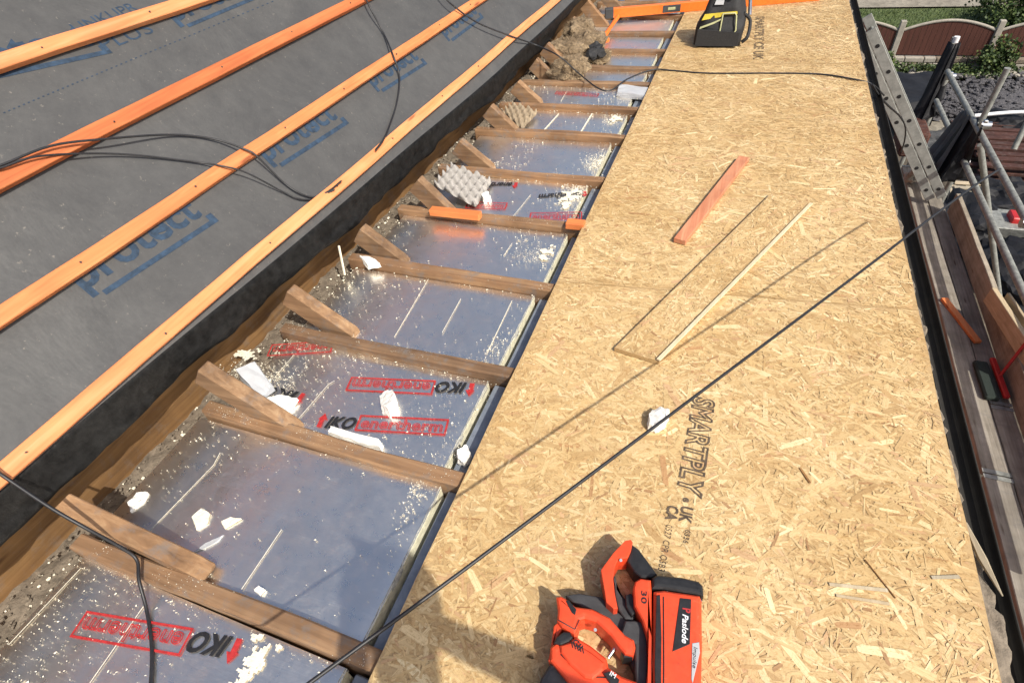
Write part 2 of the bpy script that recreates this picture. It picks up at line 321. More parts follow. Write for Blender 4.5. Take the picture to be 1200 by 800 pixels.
# ------------------------------------------------------------------ OSB deck
DXL,DXR=-.522,.681
def inside(p,poly):
    c=False; n=len(poly)
    for i in range(n):
        a,b=poly[i],poly[i-1]
        if (a[1]>p[1])!=(b[1]>p[1]) and p[0]<(b[0]-a[0])*(p[1]-a[1])/(b[1]-a[1])+a[0]: c=not c
    return c
PAL=[((.60,.43,.215),6),((.66,.49,.26),6),((.54,.37,.18),4),((.72,.56,.32),2.4),((.47,.31,.145),1.4),((.36,.205,.10),.35),((.80,.66,.40),.55),((.56,.36,.20),.8)]
pw=np.array([p[1] for p in PAL]); pw=pw/pw.sum(); pc=np.array([p[0] for p in PAL]); pcum=np.cumsum(pw)*.99999999+1e-9
def osb(name,poly,label,thick=.018,ztop=0.,dens=1.,seed=1,main=0.,group='boards of the strand board deck',parent=None,cat='board'):
    rg=np.random.default_rng(seed)
    xs=[p[0] for p in poly]; ys=[p[1] for p in poly]; area=(max(xs)-min(xs))*(max(ys)-min(ys))
    V=[];Fc=[];Cc=[];UV=[]
    b=MB(); b.prism(poly,ztop-thick,ztop-.0022)
    for v in b.v: V.append(tuple(v))
    for f in b.f:
        Fc.append(f); Cc+= [(.50,.35,.18)]*len(f); UV+=[(V[i][0]*.3+V[i][2],V[i][1]*.2+V[i][2]*.3) for i in f]
    N_=int(area*8500*dens)
    if len(poly)>8: bx0_,bx1_=min(xs)+.01,max(xs)-.01; by0_,by1_=sorted(ys)[0]+.14,sorted(ys)[-1]-.14
    else: bx0_,bx1_,by0_,by1_=9,9,9,9
    for i in range(N_):
        big=rg.random()<(.16 if i<N_*.75 else .05)
        L=rg.uniform(.05,.115) if big else rg.uniform(.012,.055); W=rg.uniform(.008,.021) if big else rg.uniform(.002,.009)
        cx=rg.uniform(min(xs),max(xs)); cy=rg.uniform(min(ys),max(ys))
        a=main+rg.normal(0,.75) if rg.random()<.75 else rg.uniform(0,3.14)
        ca,sa=math.cos(a),math.sin(a); z=ztop-.002+.0019*(i/N_) if rg.random()<.9 else ztop-.0002+rg.uniform(0,.0004)
        j=rg.uniform(-.35,.35,6); k1,k2=rg.uniform(.2,.8,2)
        loc=[(-L/2,-W*.5*(1-abs(j[0]))),(-L/2*(.75+.2*k1),-W/2),(L/2*(.7+.25*k2),-W*.5*(1-.3*k1)),(L/2,W*.2*j[1]),(L/2*(.8+.15*k1),W*.5),(-L/2*(.6+.3*k2),W*.5*(1-.4*k2)),(-L/2*1.02,W*.1*j[2])]
        bow=rg.normal(0,.12)*W*2
        pts=[]
        ok=True
        for (lx,ly) in loc:
            ly+=bow*(lx/L*2)**2
            x=cx+lx*ca-ly*sa; y=cy+lx*sa+ly*ca
            if (x<bx0_ or x>bx1_ or y<by0_ or y>by1_) and not inside((x,y),poly): ok=False;break
            pts.append((x,y,z))
        if not ok: continue
        o=len(V); V+=pts; Fc.append(tuple(range(o,o+7)))
        c=pc[int(np.searchsorted(pcum,rg.random()))]*rg.uniform(.90,1.09)
        if big and c[0]<.4: c=c*1.25
        Cc+=[tuple(np.clip(c,0,.92))]*7; ox=rg.uniform(0,50)
        UV+=[(lx+ox,ly+ox) for lx,ly in loc]
    if parent is None:
        o=Vector((sum(xs)/len(xs),sum(ys)/len(ys),ztop-thick))
    else: o=Vector(parent['o_'])
    me=bpy.data.meshes.new(name); me.from_pydata([tuple(Vector(v)-o) for v in V],[],Fc); me.materials.append(M['osb'])
    ca_=me.color_attributes.new('Col','FLOAT_COLOR','CORNER'); ca_.data.foreach_set('color',np.array([(*c,1) for c in Cc],dtype=np.float32).ravel())
    u=me.uv_layers.new(name='UVMap'); u.data.foreach_set('uv',np.array(UV,dtype=np.float32).ravel())
    ob=bpy.data.objects.new(name,me); COL.objects.link(ob); ob.location=o; ob['o_']=tuple(o)
    return tag(ob,label,cat,group)
def ragged(x0,x1,y0l,y1l,y0r,y1r,seed):
    # sheet outline: left edge straight, right edge straight, tiny saw wobble
    rg=random.Random(seed); P=[(x0,y0l),(x1,y0r)]; n=12
    for i in range(1,n): P.append((x1+rg.uniform(-.002,.002),y0r+(y1r-y0r)*i/n))
    P+=[(x1,y1r),(x0,y1l)]
    for i in range(1,n): P.append((x0+rg.uniform(-.002,.002),y1l+(y0l-y1l)*i/n))
    return P
near=osb('strand_board',ragged(DXL,DXR,-.75,1.575,-.70,1.70,1),'nearest pale strand board, with the nail gun lying on it',seed=11,dens=1.25)
mid=osb('strand_board',ragged(DXL,DXR,1.578,3.98,1.703,4.03,2),'middle pale strand board, with the orange stick and tapered offcut lying on it',seed=12)
far=osb('strand_board',ragged(DXL,DXR,3.983,6.40,4.033,6.40,3),'farthest pale strand board, under the black tool bag',seed=13,dens=.8)
# printed lettering on the boards
p0=G(814,464); p1=G(794,578); dy=(p1-p0); dx=Vector((dy.y,-dy.x,0))*-1
Xd=dy.normalized(); Yd=Vector((-Xd.y,Xd.x,0))
capw=(G(838,470)-G(806,464)).length
O=p0
text_mesh('SMARTPLY',M['ink_board'],near,'printed_lettering',O+Vector((0,0,.0004)),Xd,Yd,width=dy.length,size=.082,outline=.03,shear=.05,bold=.02)
q=G(793,590)
text_mesh('UK',M['ink_board'],near,'printed_lettering',G(799,592),Xd,Yd,width=.046,size=.040,bold=.04)
text_mesh('CA',M['ink_board'],near,'printed_lettering',G(783,591),Xd,Yd,width=.042,size=.038,bold=.04)
text_mesh('e',M['ink_board'],near,'printed_lettering',G(801,582),Xd,Yd,size=.03,bold=.03)
text_mesh('0536',M['ink_board'],near,'printed_lettering',G(803,620),Xd,Yd,size=.018,bold=.01)
text_mesh('0527 CPR OSB3',M['ink_board'],near,'printed_lettering',G(781,614),Xd,Yd,width=.12,size=.022,bold=.0)
text_mesh('SMARTPLY CE UK',M['ink_board'],far,'printed_lettering',G(886,20)+Vector((0,0,.0004)),(.03,-1,0),(1,.03,0),width=.95,size=.085,outline=.022)
# ------------------------------------------------------------------ joists and insulation
SP=[(165,660,440,775),(303,497,541,560),(380,390,603,437),(455,311,648,337),(560,250,683,266),(570,197,703,209),(592,152,735,160),(625,121,750,127),(640,97,765,98),(672,76,776,78),(690,58,786,58),(700,38,795,37),(700,20,805,17)]
JY=[]
for a,b_,c_,d_ in SP:
    p=G(c_,d_,-.02); JY.append(p.y)
JY=[-.33,-.03+JY[0]-.0 if False else JY[0]-.42]+JY[0:]
JY=JY[1:]  # -> first joist lies below the frame edge
JY=[y for y in JY]+[JY[-1]+.42,JY[-1]+.84]
jl=['joist nearest the camera, just out of the lower edge','first dusty brown joist, crossing beside the plain bay at lower left','second brown joist, in front of the bay with three lettered stamps','third brown joist, behind the bay with three lettered stamps','fourth brown joist, thin and straight between two plain foil bays','fifth brown joist, carrying an orange batten offcut at its left end','sixth brown joist, behind the lettered bay with the grey egg tray','seventh brown joist, in front of the brown egg tray','eighth brown joist, behind the brown egg tray','ninth brown joist, beside the curled white foil flap','tenth brown joist, broad, in front of the wool heap','eleventh brown joist, level with the wool heap','twelfth brown joist, under the small orange tool','thirteenth brown joist, under the orange spirit level','joist beyond the orange spirit level','last joist at the far end of the deck']
XL=-1.50
joists=[]
for i,y in enumerate(JY):
    mb=MB(); w=.047
    skew=random.uniform(-.008,.008)
    mb.bar((XL+SK*y,y+skew,-.019-.08),(DXR-.02,y-skew,-.019-.08),w,.158,bev=.005,cuts=30,warp=.010,seed=i+1)
    # keep the top flush below the deck
    for v in mb.v:
        if v.x>DXL-.03 and v.z>-.020: v.z=-.020
    joists.append(mb.build('joist',M['joist'],label=jl[i],cat='joist',group='old roof joists under the deck'))
# ceiling below, an unseen dark plane put in to stop light
mb=MB(); mb.box((-.62,2.9,-.21),(2.2,8.2,.02)); mb.build('ceiling_light_stop',M['dark'],kind='structure')
# insulation slabs
def zi(i): return -.052+[0,.004,-.004,.0,.003,.0,-.003,0,.004,0,0,0,0,0,0,0,0][i]
ins=[]
il=['foil insulation slab at the lower left corner, with one upside-down stamp','large plain foil insulation slab at lower left with a yellow foam blot','foil insulation slab with three red and black stamps and broken foam','plain foil slab with two long scratch lines and a dust patch','plain foil slab with dust near its right end, fourth bay from the stamps','foil slab with small stamps beside the grey egg tray','plain foil slab with a cream foam smear at its right end','foil slab beside the brown egg tray, with two white score lines','foil slab with a curled white flap at its right end','narrow grey dusty foil slab before the broad joist','narrow foil slab in front of the wool heap','bright narrow foil slab between the wool heap and deck','brownish foil slab below the orange spirit level','foil slab beyond the orange spirit level','farthest foil slab']
il[4]='plain foil slab between the fourth joist and the orange batten offcut'
IX0=-1.452; IX1=-.60
for i in range(len(JY)-1):
    y0=JY[i]+.028; y1=JY[i+1]-.028; z=zi(i); sk=SK*y0; xr=IX1+.012*math.sin(i*2.1)
    mb=MB()
    P=[(IX0+sk,y0),(xr,y0),(xr,y1-.004),(IX0+sk+.01,y1)]
    if i==1: P=[(IX0+sk-.04,y0),(xr,y0),(xr,y1-.004),(IX0+sk-.02,y1)]
    mb.prism(P,z-.1,z-.006,mi=0)
    nu,nv=40,18
    def fn(u,v,i=i,P=P,z=z):
        x=P[0][0]+(P[1][0]-P[0][0])*u; y=P[0][1]+(P[3][1]-P[0][1])*v
        w=.0022*noise.noise(Vector((x*4,y*4,i)))+.0012*noise.noise(Vector((x*14,y*14,i+3)))
        e=min(u,1-u)*.85; e2=min(v,1-v)*.35
        w-=.0025*max(0,1-min(e,e2)/.012)
        return Vector((x,y,z+.001+w))
    mb.grid(fn,nu,nv,mi=1)
    s=mb.build('insulation_slab',[M['foamyellow'],M['foil'] if i!=12 else M['foil2']],label=il[i],cat='insulation',group='foil faced insulation slabs between the joists')
    ins.append(s)
    # raw yellow edge strip on the right end and torn rim
    r=MB(); 
    def er(u,v): 
        y=y0+(y1-y0)*v; return Vector((xr-.003+(.002+.007*max(0,noise.noise(Vector((y*14,i,5)))))*u+.003*noise.noise(Vector((y*30,i,0))),y,z+.0035-.02*u*u))
    r.grid(er,2,30); r.build('torn_edge',M['torn'],s)
    # dull foil filler towards the deck
    f=MB(); f.box(((xr+.02+DXL+.06)/2,(y0+y1)/2,z-.045),(DXL+.06-xr-.02,y1-y0,.07),.003); f.build('filler_strip',M['greytape'],s)
# score lines
def line_on(s,pts,w,mat,z,name='score_line'):
    mb=MB()
    for (a,b) in zip(pts[:-1],pts[1:]):
        a=Vector(a);b=Vector(b); d=(b-a).normalized(); n=Vector((-d.y,d.x,0))*w/2
        mb.add([a-n,a+n,b+n,b-n],[(0,1,2,3)])
    for v in mb.v: v.z=z
    return mb.build(name,mat,s)
def pl(i,*px): 
    z=zi(i)+.0045; return [G(x,y,z) for x,y in px]
for i,segs in {0:[[(105,800),(168,710)],[(10,755),(95,665)]],1:[[(175,622),(250,545),(258,530)],[(283,690),(330,620)]],2:[[(350,490),(385,450),(392,446)],[(322,442),(345,415)]],3:[[(462,395),(502,327)],[(518,390),(540,350)],[(570,415),(600,352)]],4:[[(590,300),(600,285)]],5:[[(600,255),(622,228)]],7:[[(638,152),(655,133)],[(681,154),(694,133)]],8:[[(657,119),(664,107)]]}.items():
    for sg in segs:
        p=pl(i,*sg); line_on(ins[i],p,.0022 if i!=7 else .007,M['crumb'],p[0].z)
# stamps
def frame(s,c0,X,Y,w,h,t,z,mat):
    mb=MB(); X=Vector(X);Y=Vector(Y); c0=Vector(c0)
    for (a,b,ww,hh) in ((0,0,w,t),(0,h-t,w,t),(0,t,t,h-2*t),(w-t,t,t,h-2*t)):
        p=c0+X*a+Y*b; mb.add([p,p+X*ww,p+X*ww+Y*hh,p+Y*hh],[(0,1,2,3)])
    for v in mb.v: v.z=z
    return mb.build('stamp_frame',mat,s)
def stamp(i,px_a,px_b,flip,hh=.052,black='IKO',red='enertherm',blackfrac=.30):
    z=zi(i)+.0042; s=ins[i]; a=G(*px_a,z); b=G(*px_b,z)     # a = left end of baseline as read, b = right end
    X=(b-a).normalized(); L=(b-a).length; Y=Vector((-X.y,X.x,0))
    bw=L*blackfrac
    if black: text_mesh(black,M['ink_black'],s,'stamp_lettering',a+X*.022,X,Y,width=bw-.026,size=hh*1.25,bold=.035,shear=.3,raise_=.0006)
    if black:
        t=MB(); p=a-X*.004; t.add([p,p+X*.016,p+X*.016+Y*hh*.6,p+X*.026+Y*hh*.6,p+X*.010+Y*hh*1.1,p-X*.006+Y*hh*.6,p+Y*hh*.6],[(0,1,2,3,4,5,6)])
        for v in t.v: v.z=z+.0007
        t.build('stamp_arrow',M['ink_red'],s)
    if red:
        frame(s,a+X*bw-Y*hh*.12,X,Y,L-bw,hh*1.24,.0055,z+.0006,M['ink_red'])
        text_mesh(red,M['ink_red'],s,'stamp_lettering',a+X*(bw+.014)+Y*hh*.14,X,Y,width=L-bw-.028,size=hh*1.15,outline=.022,raise_=.0008)
stamp(0,(283,748),(100,718),1,.05)
stamp(2,(555,449),(411,443),1,.05)
stamp(2,(372,500),(522,508),0,.05)
stamp(2,(357,461),(200,428),1,.05,red='')
stamp(2,(392,400),(318,405),1,.05,black='',blackfrac=0)
stamp(5,(606,214),(555,214),1,.05,red='',black='enertherm',blackfrac=1.)
stamp(5,(686,224),(630,228),1,.05,red='',black='enertherm',blackfrac=1.)
stamp(5,(545,243),(592,245),0,.05,black='',blackfrac=0)
stamp(5,(620,257),(682,256),0,.05,black='',blackfrac=0)
stamp(8,(650,110),(700,113),0,.04,black='',blackfrac=0)
# crumbs of foam dust
cr_=MB()
def crumb(p,r):
    q=[Vector((random.uniform(-1,1),random.uniform(-1,1),random.uniform(-.2,1)))*r for _ in range(4)]
    cr_.add([p+x for x in q],[(0,1,2),(0,2,3),(0,3,1),(1,3,2)])
dens=[1.0,.40,1.1,.55,.4,.6,.3,.5,.4,.3,.2,.1,.3,.3,.1]
for i in range(len(JY)-1):
    n=int(1500*dens[i]); k=0
    while k<n:
        x=random.uniform(-1.46,-.60); y=random.uniform(JY[i]+.03,JY[i+1]-.03)
        m_=noise.noise(Vector((x*3.2,y*3.2,i)))*.5+.5
        left=max(0,(-1.0-x)/.45) if i<4 else 0; right=max(0,(x+.75)/.15)
        edge=max(0,1-min(y-JY[i]-.03,JY[i+1]-.03-y)/.04)
        if random.random()<min(1,2.6*m_**6+.02+.55*left+.5*right*m_+.5*edge):
            crumb(Vector((x+SK*y*.6,y,zi(i)+.004)),random.choice([.0012,.0016,.002,.0024,.0035]) * (1.0+.15*y)); k+=1
        else: k+=.25
# extra drifts
for (px,i,n,s1,s2) in [((645,200),5,0,.1,.1),((560,300),4,0,.1,.1),((555,322),3,220,.09,.012),((635,300),4,420,.07,.05),((705,190),6,1500,.045,.06),((675,230),5,900,.05,.07),((500,560),1,300,.02,.10),((300,440),2,500,.09,.03),((565,190),6,300,.06,.01),((735,100),8,300,.05,.03),((580,412),3,150,.03,.05),((720,140),7,300,.04,.05)]:
    c0=G(*px,zi(i)+.004)
    for _ in range(n):
        x=random.gauss(c0.x,s1); y=random.gauss(c0.y,s2)
        if JY[i]+.027<y<JY[i+1]-.027 and x<-.6: crumb(Vector((x,y,zi(i)+.004)),random.uniform(.0015,.004))
# crumbs on joist tops, rubble strip
for _ in range(2600):
    i=random.randrange(1,9); x=random.uniform(-1.48,-.55); y=JY[i]+random.uniform(-.022,.022)
    if noise.noise(Vector((x*6,i*3.3,0)))>-.05: crumb(Vector((x+SK*y*.6,y,-.017)),random.uniform(.0007,.0022))
cr_.build('foam_dust',M['crumb'],kind='stuff',label='cream foam dust and crumbs scattered over the foil and joists',cat='dust')
def smear(i,px,sx,sy,thr,seed):
    c0=G(*px,zi(i)); z=zi(i)+.0052; mb=MB(); st=.006; nx=int(2.6*sx/st); ny=int(2.6*sy/st)
    for a in range(-nx,nx):
        for b in range(-ny,ny):
            x=c0.x+a*st; y=c0.y+b*st
            if not(JY[i]+.03<y<JY[i+1]-.032 and x<-.605): continue
            e=math.exp(-((a*st/sx)**2+(b*st/sy)**2))
            if e*1.1+.9*noise.noise(Vector((x*28,y*28,seed)))+.5*noise.noise(Vector((x*70,y*70,seed)))>thr:
                q=[Vector((x+dx*st*.62+random.uniform(-.002,.002),y+dy*st*.62+random.uniform(-.002,.002),z+.001*random.random())) for dx,dy in ((-1,-1),(1,-1),(1,1),(-1,1))]
                mb.add(q,[(0,1,2,3)])
    if mb.v: mb.build('foam_smear',M['crumb'],ins[i])
smear(6,(712,190),.06,.10,.75,1); smear(5,(668,232),.05,.11,.8,2); smear(4,(640,300),.05,.08,.95,3); smear(3,(555,330),.09,.02,.8,4); smear(1,(520,575),.02,.10,.85,5); smear(7,(722,140),.06,.08,.95,6); smear(0,(290,790),.03,.08,.75,7); smear(2,(290,415),.06,.04,.85,8); smear(6,(565,186),.05,.012,.7,9)
# ------------------------------------------------------------------ wall head rubble and timber plate
mb=MB()
def fn(u,v):
    y=-.9+8.2*v; x=-1.66+.21*u+SK*y
    return Vector((x,y,-.112+.02*u+.012*noise.noise(Vector((x*30,y*30,0)))+.012*noise.noise(Vector((x*9,y*9,2)))))
mb.grid(fn,10,520); 
mb.build('wall_head',M['mortar'],label='rough mortar strip on the wall head between timber plate and insulation',cat='wall')
ru=MB()
for _ in range(3400):
    y=random.uniform(-.2,6.5); x=random.uniform(-1.61,-1.44)+SK*y; r=random.choice([.0015,.002,.003,.004,.006])
    ru.chunk((x,y,-.098+r*.5),(r,r*random.uniform(.7,1.3),r*.7),random.random()*50,mi=0 if random.random()<.82 else 1,sub=1,rough=.5)
ru.build('rubble',[M['mortar'],M['crumb']],kind='stuff',label='mortar crumbs and foam bits lying along the foot of the timber plate',cat='rubble')
mb=MB(); a=(-1.56-.025-.0,-.9,.055); 
mb.bar((-1.655+SK*-.9,-.9,.035),(-1.655+SK*7.2,7.2,.035),.05,.33,bev=.004,cuts=60,warp=.006,seed=40)
mb.build('timber_plate',M['plate'],label='long brown timber plate under the lapping underlay edge',cat='timber')
# dark box put in for the unlit loft behind the plate
mb=MB(); mb.box((-1.9,3.1,-.12),(.5,8.2,.25)); mb.build('loft_dark_block',M['dark'],kind='structure')
# ------------------------------------------------------------------ rafter feet
sl=['dusty rafter foot at the lower left, beside the first joist','large rafter foot beside the second joist, propped over the broken foam','rafter foot beside the third joist','rafter foot beside the fourth joist, near a foam scrap','rafter foot left of the grey egg tray','rafter foot between the two egg trays','rafter foot left of the brown egg tray','rafter foot beside the eighth joist','short rafter foot beside the ninth joist','dark rafter foot beside the wool heap','rafter foot behind the wool heap','rafter foot left of the orange spirit level','rafter foot beyond the spirit level','farthest rafter foot at the top edge']
tops=[(70,580),(238,428),(340,337),(425,265),(492,208),(540,163),(577,122),(608,94),(630,68),(642,50),(672,20),(690,0),(712,-12),(728,-24)]
bots=[(225,665),(345,497),(415,387),(475,303),(535,248),(577,193),(608,152),(634,118),(652,90),(674,80),(700,40),(713,28),(733,12),(748,-2)]
for i,((tx,ty),(qx,qy)) in enumerate(zip(tops,bots)):
    zt=[.128,.165,.165,.165][min(i,3)]; T=G(tx,ty,zt); Bq=G(qx,qy,-.03)
    y=Bq.y; wdt=.048; dep=.090 if i else .05
    dr_=ray(tx,ty); t_=y/dr_.y; T=Vector((dr_.x*t_,y,H+dr_.z*t_))
    if i==0: T=Vector((-1.465,JY[1]+.043,.128)); Bq=Vector((-1.08,JY[1]+.043,-.004)); y=T.y
    d=(Bq-T).normalized(); n=Vector((d.z,0,-d.x))
    if n.z>0: n=-n
    T2=T+n*dep; t=(-.085-T2.z)/d.z if i else (-.045-T2.z)/d.z; L2=T2+d*t
    bt=Bq+Vector((.012,0,-.03))
    A=[T,T2,L2,Vector((max(bt.x-.01,L2.x+.02),y,L2.z)),bt,Bq] if i else [T,T2,L2,Vector((-1.06,y,-.04)),Vector((-1.05,y,-.02)),Vector((-1.09,y,.004))]
    va=[Vector((p.x,y-wdt/2,p.z)) for p in A]; vb=[Vector((p.x,y+wdt/2,p.z)) for p in A]
    mb=MB(); mb.prism_between(va,vb,bev=.003)
    for v in mb.v: v+=noise.noise_vector(v*6+Vector((i,0,0)))*.004
    mb.build('rafter_foot',M['rafter'],label=sl[i],cat='rafter',group='cut rafter feet along the eaves')
# ------------------------------------------------------------------ underlay
mb=MB()
YS=[-1.2+8.6*j/240 for j in range(241)]
ET=[(-1.2,1.30),(.11,1.29),(.54,1.273),(1.41,1.223),(2.05,1.186),(2.8,1.157),(3.7,1.105),(4.4,1.125),(5.0,1.155),(8,1.14)]
def edget(y):
    for (a,b),(c,d) in zip(ET[:-1],ET[1:]):
        if y<=c: return b+(d-b)*max(0,(y-a))/(c-a)
    return ET[-1][1]
prof=[]
for jy,y in enumerate(YS):
    row=[]
    kf=-.10-.24*min(max(y,0),3.2)/3.2 + .04*noise.noise(Vector((y*.9,5,0)))
    for k in [9,7.5,6.5,5.5,4.6,4.1]+[3.9-.13*q for q in range(30)]+[0,-.05,kf+.03]:
        sag=-.006*abs(math.sin(math.pi*k)) if k>0 else 0
        # drape slightly between rafters
        p=MP(k,y,msurf(k,y)); row.append(p)
    base=MP(kf,y,-.002); row.append(base)
    dr=base.z-(H-abs(base.x-.012)/(edget(y)+.022*noise.noise(Vector((y*1.8,7,0)))+.010*noise.noise(Vector((y*6,7,0)))))
    dr=max(dr,.05)
    for t in (.12,.3,.5,.7,.85,1.):
        wr=.030*noise.noise(Vector((y*2.6-t*1.5,t*1.6,8)))+.020*noise.noise(Vector((y*8-t*3,t*2.5,4)))+.008*noise.noise(Vector((y*25-t*5,t*5,4)))
        row.append(base+Vector((.006*math.sin(t*2.5)+wr*t-.012*t,0,-dr*t)))
    prof.append(row)
nk=len(prof[0])
mb.v=[p for r_ in prof for p in r_]
for j in range(len(YS)-1):
    for i in range(nk-1):
        mb.f.append((j*nk+i,(j+1)*nk+i,(j+1)*nk+i+1,j*nk+i+1)[::-1]); mb.mi.append(1 if i>=nk-8 else 0); mb.sm.append(True)
un=mb.build('roof_underlay',[M['membrane'],M['membrane_under']],label='grey roof underlay sheet on the slope with blue print, its edge drooping',cat='roof underlay')
solidify(un,.0015,-1)
# lap line stitches
st=MB()
for i in range(56):
    t=i/55.; a=WP(5+315*t-1,130-130*t+.4,.004); b=WP(5+315*t+1.2,130-130*t-.6,.004)
    d=(b-a).normalized(); n=MN.cross(d).normalized()*.0016; st.add([a-n,a+n,b+n,b-n],[(0,1,2,3)])
snap(st,.0012).build('lap_line',M['ink_blue'],un)
def mtext(body,pa,pb,size,name='printed_lettering',outline=0,bold=.02,under=False):
    a=WP(*pa,.004); b=WP(*pb,.004); X=(b-a).normalized(); L=(b-a).length; Y=MN.cross(X)
    snap(text_mesh(body,M['ink_blue'],None,name,a,X,Y,width=L,size=size,bold=bold,raise_=.0012),.0012).build(name,M['ink_blue'],un)
    if under:
        mb=MB(); c=a-Y*size*.36+X*L*.07; e=a-Y*size*.36+X*L*1.06; h=Y*size*.13
        mb.add([c,e,e+h,c+h,e-X*.025+h,e-X*.025+h+Y*size*.16,e+h+Y*size*.16],[(0,1,2,3),(4,2,6,5)])
        q=MB(); nn=10
        for (a0,a1,b0,b1) in ((c,e,c+h,e+h),(e-X*.025+h,e+h,e-X*.025+h+Y*size*.16,e+h+Y*size*.16)):
            q.grid(lambda u,v:(a0.lerp(a1,u)).lerp(b0.lerp(b1,u),v),nn,1,smooth=False)
        snap(q,.0012).build('print_underline',M['ink_blue'],un)
mtext('protect',(98,338),(238,250),.125,under=True,bold=.03)
mtext('protect',(314,188),(397,136),.125,under=True,bold=.03)
mtext('protect',(438,100),(492,67),.125,under=True,bold=.03)
mtext('protect',(522,42),(560,14),.125,under=True,bold=.03)
mtext('protect',(-70,88),(112,50),.115,under=True,bold=.03)
mtext('PLUS',(125,58),(182,36),.065,bold=.0)
mtext('LINKUPR',(92,37),(163,10),.05,bold=.0)
mtext('protect',(205,24),(300,-14),.10,under=True,bold=.03)
# ------------------------------------------------------------------ battens
bl=['uppermost batten at the top left corner, pale orange','second batten from the top left, deep orange red','third batten from the top left, pale orange with knots','lowest and palest batten, running along the underlay edge']
bats=[((0,75),(225,0),'batten_pale'),((0,212),(200,117),(420,0),'batten_red'),((0,372),(300,177),(561,0),'batten'),((13,545),(350,252),(649,2),'batten_pale')]
batY=[]
for i,bt in enumerate(bats):
    pts=[WP(*p,.018) for p in bt[:-1]]; a,b_=pts[0],pts[-1]; d=(b_-a)/(b_.y-a.y)
    A=a+d*(-.9-a.y) if i<3 else a+d*(-.9-a.y); B=a+d*(7.0-a.y); w=[.044,.046,.046,.046][i]
    mb=MB(); mb.bar(A+MN*-.004,B+MN*-.004,w,.025,up=tuple(MN),bev=.002,cuts=50,warp=.006,seed=60+i)
    # nails
    bt_o=mb.build('roof_batten',M[bt[-1]],label=bl[i],cat='batten',group='timber battens nailed over the roof underlay'); 
    for q in range(14):
        y=.3+.45*q+random.uniform(-.03,.03); c=a+d*(y-a.y)+MN*.010
        nb=MB(); nb.tube([c+Vector((random.uniform(-.008,.008),0,0)),c+MN*.0025],.0028,7); nb.build('nail_head',M['grey_plastic'],bt_o)
b5=MB(); A=MP(4.1,-.9,.014); B=MP(4.1,7,.014); b5.bar(A,B,.046,.025,up=tuple(MN),cuts=30,warp=.006,seed=71); b5.build('roof_batten',M['batten'],label='batten above the uppermost one, out of the frame',cat='batten',group='timber battens nailed over the roof underlay')
# ------------------------------------------------------------------ cables
def cable(name,pts,r,label,n=6):
    mb=MB(); mb.tube(clean_path(pts,n),r,8); return mb.build(name,M['cable'],label=label,cat='cable')
W_=lambda x,y,n=.035:WP(x,y,n)
cable('cable',[W_(-40,205),W_(0,194,.04),W_(60,171,.045),W_(123,163,.04),W_(200,158,.008),W_(250,163,.010),W_(287,175,.036),W_(302,184,.036),W_(330,212,.008),W_(350,226,.008),W_(368,231,.008),W_(385,224,.03),W_(400,212,.038)],.0035,'black cable looping over the second and third battens, upper strand')
cable('cable',[W_(-40,208),W_(0,197,.04),W_(40,184,.042),W_(100,180,.02),W_(160,182,.008),W_(230,190,.008),W_(262,195,.036),W_(290,203,.036),W_(330,224,.008),W_(350,233,.008),W_(370,233,.008),W_(392,222,.036)],.003,'black cable looping over the second and third battens, lower strand')
cable('cable',[W_(424,-12,.04),W_(433,8,.04),W_(450,40,.008),W_(461,66,.038),W_(468,90,.008),W_(465,120,.008),W_(456,148,.008),W_(449,164,.036),W_(440,176,.04)],.0042,'black cable hanging down between the third and lowest battens')
zz=.02
cable('cable',[W_(515,-10,.05),W_(530,6,.05),W_(560,27,.03),W_(600,43,.038),W_(628,53,.02),G(655,66,.14),G(678,86,.02),G(700,103,.0),G(716,106,-.01),G(735,93,.0),G(765,82,.01),G(790,83,.004),G(830,86,.004),G(900,86,.004),G(960,87,.004),G(1000,93,.004),G(1022,99,-.02),G(1036,112,-.12)],.0045,'long black cord crossing the joists and the far deck')
cable('cable',[G(1022,99,.0),G(1030,112,-.1),G(1042,125,-.25),G(1055,137,-.5),G(1061,150,-.8),G(1060,165,-1.),G(1056,178,-1.2)],.006,'black cord looping down beside the ladder')
cable('cable',[W_(-10,548,.05),G(12,563,.27),G(60,595,.2),G(100,618,.14),G(140,640,.06),G(160,655,.015),G(163,680,.0),G(172,715,-.04),G(178,760,-.044),G(176,815,-.044)],.0042,'black cable drooping over the first rafter foot onto lower left foil')
# taut line above the deck with its height chosen from its shadow
def G3(x,y,z): return G(x,y,z)
wa=G(365,798,.05); wb=G(1120,224,.02)
a_=G(300,846,.09); 
cable('line',[G(250,884,.38),G(365,798,.38),G(540,670,.377),G(760,505,.368),G(1000,325,.348),G(1090,256,.338),G(1140,219,.332),G(1172,198,.33)],.0036,'taut black line stretched diagonally above the deck',3)
# ------------------------------------------------------------------ things on the deck
def PX(pts,z): return [(G(x,y,z).x,G(x,y,z).y) for x,y in pts]
